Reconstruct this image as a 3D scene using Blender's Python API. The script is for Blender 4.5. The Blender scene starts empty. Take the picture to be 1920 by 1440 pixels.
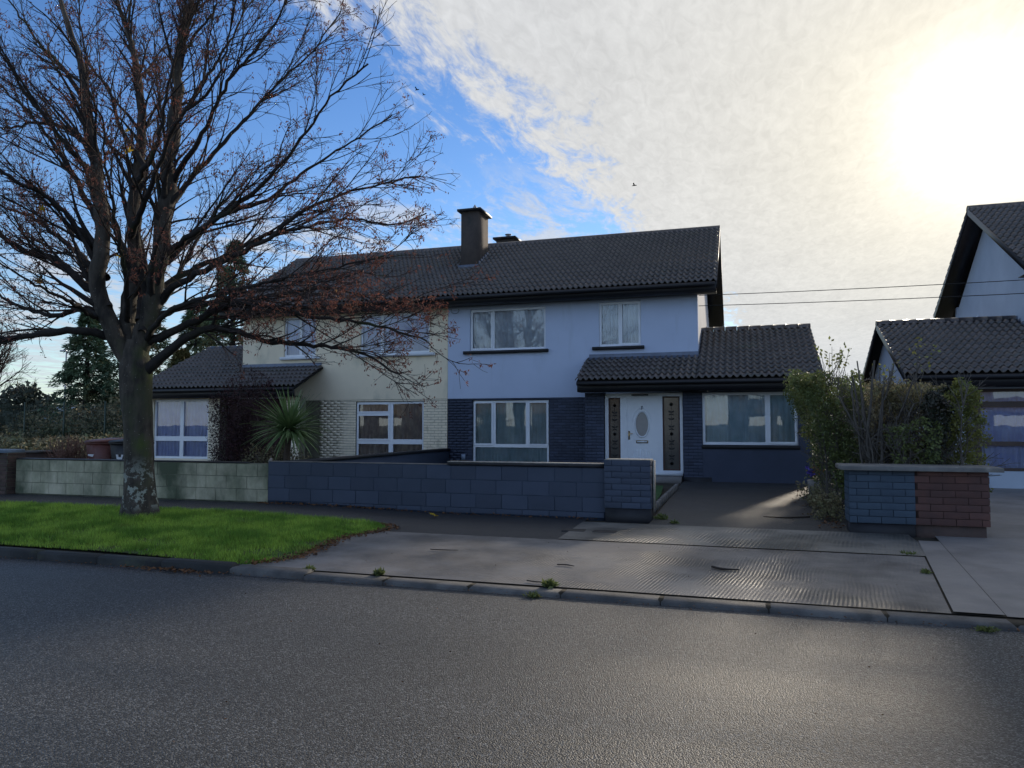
import bpy, math, random
import numpy as np
from mathutils import Vector, Matrix
R = math.radians
rng = np.random.default_rng(7); random.seed(7)
sc = bpy.context.scene
COL = sc.collection

# ------------------------------------------------------------------ camera, sky, sun, exposure
cd = bpy.data.cameras.new('camera'); cam = bpy.data.objects.new('camera', cd); COL.objects.link(cam)
cd.sensor_width = 36.0; cd.lens = 1370.0/1920*36; cd.clip_start = .05; cd.clip_end = 6000
YAW = R(17.43); PIT = math.atan(78/1370)
cam.location = (0, 0, 1.6); cam.rotation_euler = (R(90)+PIT, 0, YAW)
sc.camera = cam
SUN = Vector((.26013, .90634, .33299)).normalized()
EL = math.asin(SUN.z); AZ = math.atan2(SUN.x, SUN.y)
sl = bpy.data.lights.new('sun', 'SUN'); sl.energy = 2.3; sl.angle = R(4.5); sl.color = (1, .87, .7)
so = bpy.data.objects.new('sun', sl); COL.objects.link(so)
so.rotation_euler = SUN.to_track_quat('Z', 'Y').to_euler(); so.location = SUN*50
sc.view_settings.view_transform = 'Standard'; sc.view_settings.look = 'None'
sc.view_settings.exposure = 0.62; sc.view_settings.gamma = 1.0; sc.view_settings.use_curve_mapping = False

SKY_STRENGTH = .108
def world():
    w = bpy.data.worlds.new('World'); sc.world = w; w.use_nodes = True
    nt = w.node_tree; N = nt.nodes; N.clear(); L = nt.links.new
    def nd(t, **k):
        n = N.new(t)
        for a, b in k.items(): setattr(n, a, b)
        return n
    def ma(op, a, b=None, c=None, clamp=False):
        n = nd('ShaderNodeMath', operation=op, use_clamp=clamp)
        for i, v in enumerate((a, b, c)):
            if v is None: continue
            if isinstance(v, (int, float)): n.inputs[i].default_value = v
            else: L(v, n.inputs[i])
        return n.outputs[0]
    tc = nd('ShaderNodeTexCoord'); d = tc.outputs['Generated']
    sky = nd('ShaderNodeTexSky', sky_type='NISHITA', sun_disc=False, sun_elevation=EL, sun_rotation=AZ)
    sky.air_density = 1.0; sky.dust_density = .05; sky.ozone_density = 2.0
    hs = nd('ShaderNodeHueSaturation'); hs.inputs['Saturation'].default_value = 1.25; hs.inputs['Hue'].default_value = .512; hs.inputs['Value'].default_value = 1.0
    L(sky.outputs[0], hs.inputs['Color'])
    bg1 = nd('ShaderNodeBackground'); L(hs.outputs[0], bg1.inputs[0]); bg1.inputs[1].default_value = SKY_STRENGTH
    sx = nd('ShaderNodeSeparateXYZ'); L(d, sx.inputs[0])
    zz = ma('MAXIMUM', sx.outputs[2], .02)
    zc = ma('ADD', zz, .03)
    px = ma('DIVIDE', sx.outputs[0], zc); py = ma('DIVIDE', sx.outputs[1], zc)
    cx = nd('ShaderNodeCombineXYZ'); L(px, cx.inputs[0]); L(py, cx.inputs[1])
    def noise(scale, det, rough, stretch=(1, 1, 1), rot=0, dist=0):
        mp = nd('ShaderNodeMapping'); mp.inputs['Scale'].default_value = stretch; mp.inputs['Rotation'].default_value = (0, 0, rot)
        L(cx.outputs[0], mp.inputs[0])
        n = nd('ShaderNodeTexNoise'); n.inputs['Scale'].default_value = scale; n.inputs['Detail'].default_value = det
        n.inputs['Roughness'].default_value = rough; n.inputs['Distortion'].default_value = dist
        L(mp.outputs[0], n.inputs['Vector']); return n.outputs[0]
    n1 = noise(1.6, 7, .66, (1, .55, 1), .3, .3); n2 = noise(10, 5, .7, (1, .36, 1), .35, .6); n3 = noise(30, 3, .6, (1, .42, 1), -.25, .8)
    # the edge of the high cloud sheet crosses the sky as a straight front
    edge = ma('ADD', ma('SUBTRACT', px, ma('MULTIPLY', py, .14)), 1.06)
    cov = ma('ADD', ma('MULTIPLY', edge, 2.3), ma('MULTIPLY', ma('SUBTRACT', n1, .5), 1.9))
    cov = ma('ADD', cov, ma('MULTIPLY', ma('SUBTRACT', n2, .5), 1.8))
    cov = ma('ADD', cov, ma('MULTIPLY', ma('SUBTRACT', n3, .5), .5))
    mask = nd('ShaderNodeMapRange', interpolation_type='SMOOTHSTEP'); L(cov, mask.inputs[0])
    mask.inputs[1].default_value = -.12; mask.inputs[2].default_value = .55
    # thin scattered wisps farther out
    n4 = noise(2.1, 6, .7, (1.2, .8, 1), 1.1, .4)
    far = nd('ShaderNodeMapRange', interpolation_type='SMOOTHSTEP'); L(py, far.inputs[0]); far.inputs[1].default_value = 2.2; far.inputs[2].default_value = 3.0
    w2 = nd('ShaderNodeMapRange', interpolation_type='SMOOTHSTEP'); L(ma('ADD', n4, ma('MULTIPLY', ma('SUBTRACT', n2, .5), .5)), w2.inputs[0]); w2.inputs[1].default_value = .42; w2.inputs[2].default_value = .62
    wisps = ma('MULTIPLY', ma('MULTIPLY', far.outputs[0], w2.outputs[0]), .75)
    m = ma('MAXIMUM', mask.outputs[0], wisps)
    # the bank lies towards the sun only: clear blue overhead and behind
    bk = nd('ShaderNodeMapRange', interpolation_type='SMOOTHSTEP'); L(ma('ADD', py, ma('MULTIPLY', ma('SUBTRACT', n1, .5), 1.2)), bk.inputs[0]); bk.inputs[1].default_value = -.5; bk.inputs[2].default_value = .7
    m = ma('MULTIPLY', m, bk.outputs[0])
    # colour: grey-white ripples, brighter and warmer round the sun
    vd = nd('ShaderNodeVectorMath', operation='DOT_PRODUCT'); L(d, vd.inputs[0]); vd.inputs[1].default_value = tuple(SUN)
    ang = ma('ARCCOSINE', ma('MINIMUM', vd.outputs['Value'], .99999))
    glow = ma('EXPONENT', ma('MULTIPLY', ma('POWER', ma('MULTIPLY', ang, 1/.050), 1.2), -1))
    glow2 = ma('EXPONENT', ma('MULTIPLY', ang, -1/.24))
    rip = ma('ADD', ma('MULTIPLY', ma('SUBTRACT', n3, .5), .17), ma('MULTIPLY', ma('SUBTRACT', n2, .5), .11))
    rip = ma('ADD', rip, ma('MULTIPLY', ma('SUBTRACT', n1, .5), .15))
    base = ma('ADD', .455, rip)
    lum = ma('ADD', base, ma('MULTIPLY', glow2, .26))
    warm = nd('ShaderNodeMix', data_type='RGBA'); L(ma('MULTIPLY', glow2, 1.5, clamp=True), warm.inputs[0])
    warm.inputs[6].default_value = (.92, .95, 1.0, 1); warm.inputs[7].default_value = (1.0, .93, .76, 1)
    bg2 = nd('ShaderNodeBackground'); L(warm.outputs[2], bg2.inputs[0]); L(lum, bg2.inputs[1])
    mx = nd('ShaderNodeMixShader'); L(m, mx.inputs[0]); L(bg1.outputs[0], mx.inputs[1]); L(bg2.outputs[0], mx.inputs[2])
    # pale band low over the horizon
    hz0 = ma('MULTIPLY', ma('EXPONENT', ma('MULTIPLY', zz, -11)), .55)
    # pale veil raised and brightened behind the camera, added to light the facades
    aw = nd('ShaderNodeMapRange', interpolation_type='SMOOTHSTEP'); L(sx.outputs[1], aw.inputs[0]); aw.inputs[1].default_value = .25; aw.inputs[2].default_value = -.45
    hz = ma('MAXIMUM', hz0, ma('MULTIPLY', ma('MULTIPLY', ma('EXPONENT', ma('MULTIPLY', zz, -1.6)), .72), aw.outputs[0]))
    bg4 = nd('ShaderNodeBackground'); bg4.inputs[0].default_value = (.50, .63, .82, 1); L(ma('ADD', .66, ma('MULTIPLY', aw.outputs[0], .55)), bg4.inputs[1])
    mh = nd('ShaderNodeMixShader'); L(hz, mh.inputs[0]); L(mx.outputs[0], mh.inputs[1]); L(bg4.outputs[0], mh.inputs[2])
    bg3 = nd('ShaderNodeBackground'); bg3.inputs[0].default_value = (1, .97, .90, 1); L(ma('MULTIPLY', glow, 1.35), bg3.inputs[1])
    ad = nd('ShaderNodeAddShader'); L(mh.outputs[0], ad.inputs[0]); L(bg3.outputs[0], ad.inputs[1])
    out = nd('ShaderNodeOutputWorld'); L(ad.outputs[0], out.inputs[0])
world()

# ------------------------------------------------------------------ helpers
def tag(o, label=None, cat=None, group=None, kind=None):
    for k, v in (('label', label), ('category', cat), ('group', group), ('kind', kind)):
        if v: o[k] = v
    return o
def link(o, parent=None):
    COL.objects.link(o)
    if parent is not None:
        o.parent = parent
        o.matrix_parent_inverse = Matrix.Translation(WLOC.get(parent.name, Vector((0, 0, 0)))).inverted()
    return o
WLOC = {}
def thing(name, loc, label, cat, group=None):
    o = bpy.data.objects.new(name, None); o.empty_display_size = .2; o.location = loc; COL.objects.link(o)
    WLOC[o.name] = Vector(loc)
    return tag(o, label, cat, group)
def mesh_np(name, V, F, mat, smooth=False):
    V = np.asarray(V, np.float32); me = bpy.data.meshes.new(name)
    if isinstance(F, np.ndarray):
        k = F.shape[1]; nf = len(F); idx = F.astype(np.int32).ravel(); st = np.arange(nf, dtype=np.int32)*k; tot = np.full(nf, k, np.int32)
    else:
        tot = np.array([len(f) for f in F], np.int32); nf = len(F); st = np.concatenate([[0], np.cumsum(tot)[:-1]]).astype(np.int32)
        idx = np.fromiter((i for f in F for i in f), np.int32)
    me.vertices.add(len(V)); me.vertices.foreach_set('co', V.ravel())
    me.loops.add(len(idx)); me.loops.foreach_set('vertex_index', idx)
    me.polygons.add(nf); me.polygons.foreach_set('loop_start', st); me.polygons.foreach_set('loop_total', tot)
    if smooth: me.polygons.foreach_set('use_smooth', np.ones(nf, bool))
    me.update(calc_edges=True)
    if mat: me.materials.append(mat)
    return me
def obj(name, V, F, mat, parent=None, smooth=False, **k):
    o = bpy.data.objects.new(name, mesh_np(name, V, F, mat, smooth)); link(o, parent); return tag(o, **k)
BF = [(0, 3, 2, 1), (4, 5, 6, 7), (0, 1, 5, 4), (1, 2, 6, 5), (2, 3, 7, 6), (3, 0, 4, 7)]
class MB:
    def __init__(s, fx=None): s.v = []; s.f = []; s.fx = fx
    def add(s, V, F):
        n = len(s.v); s.v += [tuple(p) for p in V]; s.f += [tuple(i+n for i in f) for f in F]; return s
    def box(s, x0, x1, y0, y1, z0, z1):
        return s.add([(x0, y0, z0), (x1, y0, z0), (x1, y1, z0), (x0, y1, z0), (x0, y0, z1), (x1, y0, z1), (x1, y1, z1), (x0, y1, z1)], BF)
    def hexa(s, P): return s.add(P, BF)
    def quad(s, *P): return s.add(P, [tuple(range(len(P)))])
    def plate(s, x0, x1, z0, z1, yf, yb, holes=(), sides=True):
        xs = sorted({x0, x1, *[h[0] for h in holes], *[h[1] for h in holes]}); zs = sorted({z0, z1, *[h[2] for h in holes], *[h[3] for h in holes]})
        xs = [x for x in xs if x0-1e-6 <= x <= x1+1e-6]; zs = [z for z in zs if z0-1e-6 <= z <= z1+1e-6]
        def solid(i, j):
            if i < 0 or j < 0 or i >= len(xs)-1 or j >= len(zs)-1: return False
            a, b = (xs[i]+xs[i+1])/2, (zs[j]+zs[j+1])/2
            return not any(h[0] < a < h[1] and h[2] < b < h[3] for h in holes)
        for i in range(len(xs)-1):
            for j in range(len(zs)-1):
                if not solid(i, j): continue
                a, b, c, d = xs[i], xs[i+1], zs[j], zs[j+1]
                s.quad((a, yf, c), (b, yf, c), (b, yf, d), (a, yf, d)); s.quad((b, yb, c), (a, yb, c), (a, yb, d), (b, yb, d))
                if not solid(i-1, j): s.quad((a, yb, c), (a, yf, c), (a, yf, d), (a, yb, d))
                if not solid(i+1, j): s.quad((b, yf, c), (b, yb, c), (b, yb, d), (b, yf, d))
                if not solid(i, j-1): s.quad((a, yb, c), (b, yb, c), (b, yf, c), (a, yf, c))
                if not solid(i, j+1): s.quad((a, yf, d), (b, yf, d), (b, yb, d), (a, yb, d))
        return s
    def cyl(s, p0, p1, r0, r1=None, n=10, caps=True):
        r1 = r0 if r1 is None else r1; p0 = Vector(p0); p1 = Vector(p1); d = (p1-p0).normalized()
        u = d.orthogonal().normalized(); w = d.cross(u)
        V = [p0+(u*math.cos(2*math.pi*i/n)+w*math.sin(2*math.pi*i/n))*r0 for i in range(n)]
        V += [p1+(u*math.cos(2*math.pi*i/n)+w*math.sin(2*math.pi*i/n))*r1 for i in range(n)]
        F = [(i, (i+1) % n, n+(i+1) % n, n+i) for i in range(n)]
        if caps: F += [tuple(range(n))[::-1], tuple(range(n, 2*n))]
        return s.add(V, F)
    def build(s, name, mat, parent=None, smooth=False, **k):
        V = s.v if s.fx is None else [(s.fx(x), y, z) for x, y, z in s.v]
        Fs = s.f if s.fx is None or s.fx(1) > s.fx(0) else [f[::-1] for f in s.f]
        return obj(name, V, Fs, mat, parent, smooth, **k)

def mapto(NT, src, lo, hi, clamp=True):
    n = NT.nodes.new('ShaderNodeMapRange'); n.inputs[1].default_value = lo; n.inputs[2].default_value = hi; n.clamp = clamp
    NT.links.new(src, n.inputs[0]); return n.outputs[0]
def pmat(name, c1, c2=None, rough=.8, scale=3., stretch=(1, 1, 1), lo=.35, hi=.65, spec=.4, bump=0., bscale=40., island=0., objrand=0.,
         c3=None, s3=1., lo3=.5, hi3=.7, stretch3=(1, 1, 1), metal=0., trans=0., bstretch=(1, 1, 1), det=6, rvar=0.):
    m = bpy.data.materials.new(name); m.use_nodes = True; NT = m.node_tree; N = NT.nodes; L = NT.links.new
    b = N['Principled BSDF']; b.inputs['Roughness'].default_value = rough; b.inputs['Specular IOR Level'].default_value = spec; b.inputs['Metallic'].default_value = metal
    c2 = c2 or tuple(x*.8 for x in c1)
    g = N.new('ShaderNodeNewGeometry')
    def noise(sc_, st, d=det, ro=.6):
        mp = N.new('ShaderNodeMapping'); mp.inputs['Scale'].default_value = st; L(g.outputs['Position'], mp.inputs[0])
        n = N.new('ShaderNodeTexNoise'); n.inputs['Scale'].default_value = sc_; n.inputs['Detail'].default_value = d; n.inputs['Roughness'].default_value = ro
        L(mp.outputs[0], n.inputs['Vector']); return n.outputs[0]
    def mix(f, a, bb):
        x = N.new('ShaderNodeMix'); x.data_type = 'RGBA'; L(f, x.inputs[0])
        for i, q in ((6, a), (7, bb)):
            if isinstance(q, tuple): x.inputs[i].default_value = (*q, 1)
            else: L(q, x.inputs[i])
        return x.outputs[2]
    n1 = noise(scale, stretch)
    col = mix(mapto(NT, n1, lo, hi), c1, c2)
    if c3: col = mix(mapto(NT, noise(s3, stretch3), lo3, hi3), col, c3)
    if island or objrand:
        hs = N.new('ShaderNodeHueSaturation'); L(col, hs.inputs['Color'])
        if island: src = g.outputs['Random Per Island']
        else:
            oi = N.new('ShaderNodeObjectInfo'); src = oi.outputs['Random']
        a = island or objrand
        L(mapto(NT, src, 0, 1), hs.inputs['Value'])
        mr = hs.inputs['Value'].links[0].from_node; mr.inputs[3].default_value = 1-a; mr.inputs[4].default_value = 1+a
        col = hs.outputs[0]
    L(col, b.inputs['Base Color'])
    if rvar:
        mr = N.new('ShaderNodeMapRange'); L(noise(2.2, (1, 1, 1)), mr.inputs[0]); mr.inputs[1].default_value = .35; mr.inputs[2].default_value = .65
        mr.inputs[3].default_value = rough-rvar; mr.inputs[4].default_value = rough+rvar; L(mr.outputs[0], b.inputs['Roughness'])
    if bump:
        bp = N.new('ShaderNodeBump'); bp.inputs['Strength'].default_value = 1; bp.inputs['Distance'].default_value = bump
        L(noise(bscale, bstretch, 4), bp.inputs['Height']); L(bp.outputs[0], b.inputs['Normal'])
    if trans:
        t = N.new('ShaderNodeBsdfTranslucent'); L(col, t.inputs[0]); x = N.new('ShaderNodeMixShader'); x.inputs[0].default_value = trans
        L(b.outputs[0], x.inputs[1]); L(t.outputs[0], x.inputs[2]); L(x.outputs[0], N['Material Output'].inputs[0])
    return m
def glass(name, tint=(.75, .8, .82), ior=1.75, rough=.0):
    m = bpy.data.materials.new(name); m.use_nodes = True; NT = m.node_tree; N = NT.nodes; N.clear(); L = NT.links.new
    t = N.new('ShaderNodeBsdfTransparent'); t.inputs[0].default_value = (*tint, 1); g = N.new('ShaderNodeBsdfGlossy'); g.inputs['Roughness'].default_value = rough
    fr = N.new('ShaderNodeFresnel'); fr.inputs[0].default_value = ior
    ge = N.new('ShaderNodeNewGeometry'); no = N.new('ShaderNodeTexNoise'); no.inputs['Scale'].default_value = 2.6; no.inputs['Detail'].default_value = 1; L(ge.outputs['Position'], no.inputs['Vector'])
    bp = N.new('ShaderNodeBump'); bp.inputs['Distance'].default_value = .0005; bp.inputs['Strength'].default_value = 1; L(no.outputs[0], bp.inputs['Height']); L(bp.outputs[0], g.inputs['Normal'])
    x = N.new('ShaderNodeMixShader'); o = N.new('ShaderNodeOutputMaterial')
    L(fr.outputs[0], x.inputs[0]); L(t.outputs[0], x.inputs[1]); L(g.outputs[0], x.inputs[2]); L(x.outputs[0], o.inputs[0]); return m

def asphalt(name, dark, light, chip, bd, rough=.62):
    m = bpy.data.materials.new(name); m.use_nodes = True; NT = m.node_tree; N = NT.nodes; L = NT.links.new; b = N['Principled BSDF']
    g = N.new('ShaderNodeNewGeometry')
    v = N.new('ShaderNodeTexVoronoi'); v.inputs['Scale'].default_value = chip; L(g.outputs['Position'], v.inputs['Vector'])
    v2 = N.new('ShaderNodeTexVoronoi'); v2.inputs['Scale'].default_value = chip*1.9; L(g.outputs['Position'], v2.inputs['Vector'])
    s = N.new('ShaderNodeSeparateColor'); L(v.outputs['Color'], s.inputs[0])
    cr = N.new('ShaderNodeValToRGB'); L(s.outputs[0], cr.inputs[0]); e = cr.color_ramp.elements
    e[0].position = .0; e[0].color = (*dark, 1); e[1].position = 1; e[1].color = (*light, 1)
    k = cr.color_ramp.elements.new(.7); k.color = tuple(a*.78+c*.22 for a, c in zip(dark, light))+(1,)
    mpp = N.new('ShaderNodeMapping'); mpp.inputs['Scale'].default_value = (.22, 1.3, 1); L(g.outputs['Position'], mpp.inputs[0])
    n = N.new('ShaderNodeTexNoise'); n.inputs['Scale'].default_value = .9; n.inputs['Detail'].default_value = 7; n.inputs['Roughness'].default_value = .6; L(mpp.outputs[0], n.inputs['Vector'])
    mr = N.new('ShaderNodeMapRange'); L(n.outputs[0], mr.inputs[0]); mr.inputs[1].default_value = .3; mr.inputs[2].default_value = .7; mr.inputs[3].default_value = .72; mr.inputs[4].default_value = 1.18
    hs = N.new('ShaderNodeHueSaturation'); L(cr.outputs[0], hs.inputs['Color']); L(mr.outputs[0], hs.inputs['Value']); L(hs.outputs[0], b.inputs['Base Color'])
    mr2 = N.new('ShaderNodeMapRange'); L(n.outputs[0], mr2.inputs[0]); mr2.inputs[1].default_value = .3; mr2.inputs[2].default_value = .7; mr2.inputs[3].default_value = rough-.08; mr2.inputs[4].default_value = rough+.1
    L(mr2.outputs[0], b.inputs['Roughness']); b.inputs['Specular IOR Level'].default_value = .45
    inv = N.new('ShaderNodeMath'); inv.operation = 'MULTIPLY_ADD'; L(v.outputs['Distance'], inv.inputs[0]); inv.inputs[1].default_value = -1; inv.inputs[2].default_value = 1
    ad = N.new('ShaderNodeMath'); ad.operation = 'ADD'; L(inv.outputs[0], ad.inputs[0]); L(s.outputs[1], ad.inputs[1])
    bp = N.new('ShaderNodeBump'); bp.inputs['Distance'].default_value = bd; bp.inputs['Strength'].default_value = .8; L(ad.outputs[0], bp.inputs['Height']); L(bp.outputs[0], b.inputs['Normal'])
    return m
def ribbed(name, c1, c2, pitch, depth, dirt, rough=.6, curve=.5):
    m = pmat(name, c1, c2, rough=rough, scale=1.1, c3=dirt, s3=.8, lo3=.42, hi3=.62, bump=.004, bscale=90, spec=.45, rvar=.1)
    NT = m.node_tree; N = NT.nodes; L = NT.links.new; b = N['Principled BSDF']
    old = [n for n in N if n.type == 'BUMP'][0]
    g = N.new('ShaderNodeNewGeometry'); mp = N.new('ShaderNodeMapping'); L(g.outputs['Position'], mp.inputs[0]); mp.inputs['Rotation'].default_value = (0, 0, R(9))
    no = N.new('ShaderNodeTexNoise'); no.inputs['Scale'].default_value = .7; no.inputs['Detail'].default_value = 2; L(g.outputs['Position'], no.inputs['Vector'])
    sx = N.new('ShaderNodeSeparateXYZ'); L(mp.outputs[0], sx.inputs[0])
    a = N.new('ShaderNodeMath'); a.operation = 'MULTIPLY_ADD'; L(no.outputs[0], a.inputs[0]); a.inputs[1].default_value = curve; L(sx.outputs[0], a.inputs[2])
    k = N.new('ShaderNodeMath'); k.operation = 'MULTIPLY'; L(a.outputs[0], k.inputs[0]); k.inputs[1].default_value = 2*math.pi/pitch
    s = N.new('ShaderNodeMath'); s.operation = 'SINE'; L(k.outputs[0], s.inputs[0])
    wn = N.new('ShaderNodeTexNoise'); wn.inputs['Scale'].default_value = 1.6; wn.inputs['Detail'].default_value = 3; L(g.outputs['Position'], wn.inputs['Vector'])
    wr = mapto(NT, wn.outputs[0], .38, .58)
    s2 = N.new('ShaderNodeMath'); s2.operation = 'MULTIPLY'; L(s.outputs[0], s2.inputs[0]); L(wr, s2.inputs[1])
    bp = N.new('ShaderNodeBump'); bp.inputs['Distance'].default_value = depth; bp.inputs['Strength'].default_value = 1; L(s2.outputs[0], bp.inputs['Height']); L(old.outputs[0], bp.inputs['Normal'])
    L(bp.outputs[0], b.inputs['Normal']); return m

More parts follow.
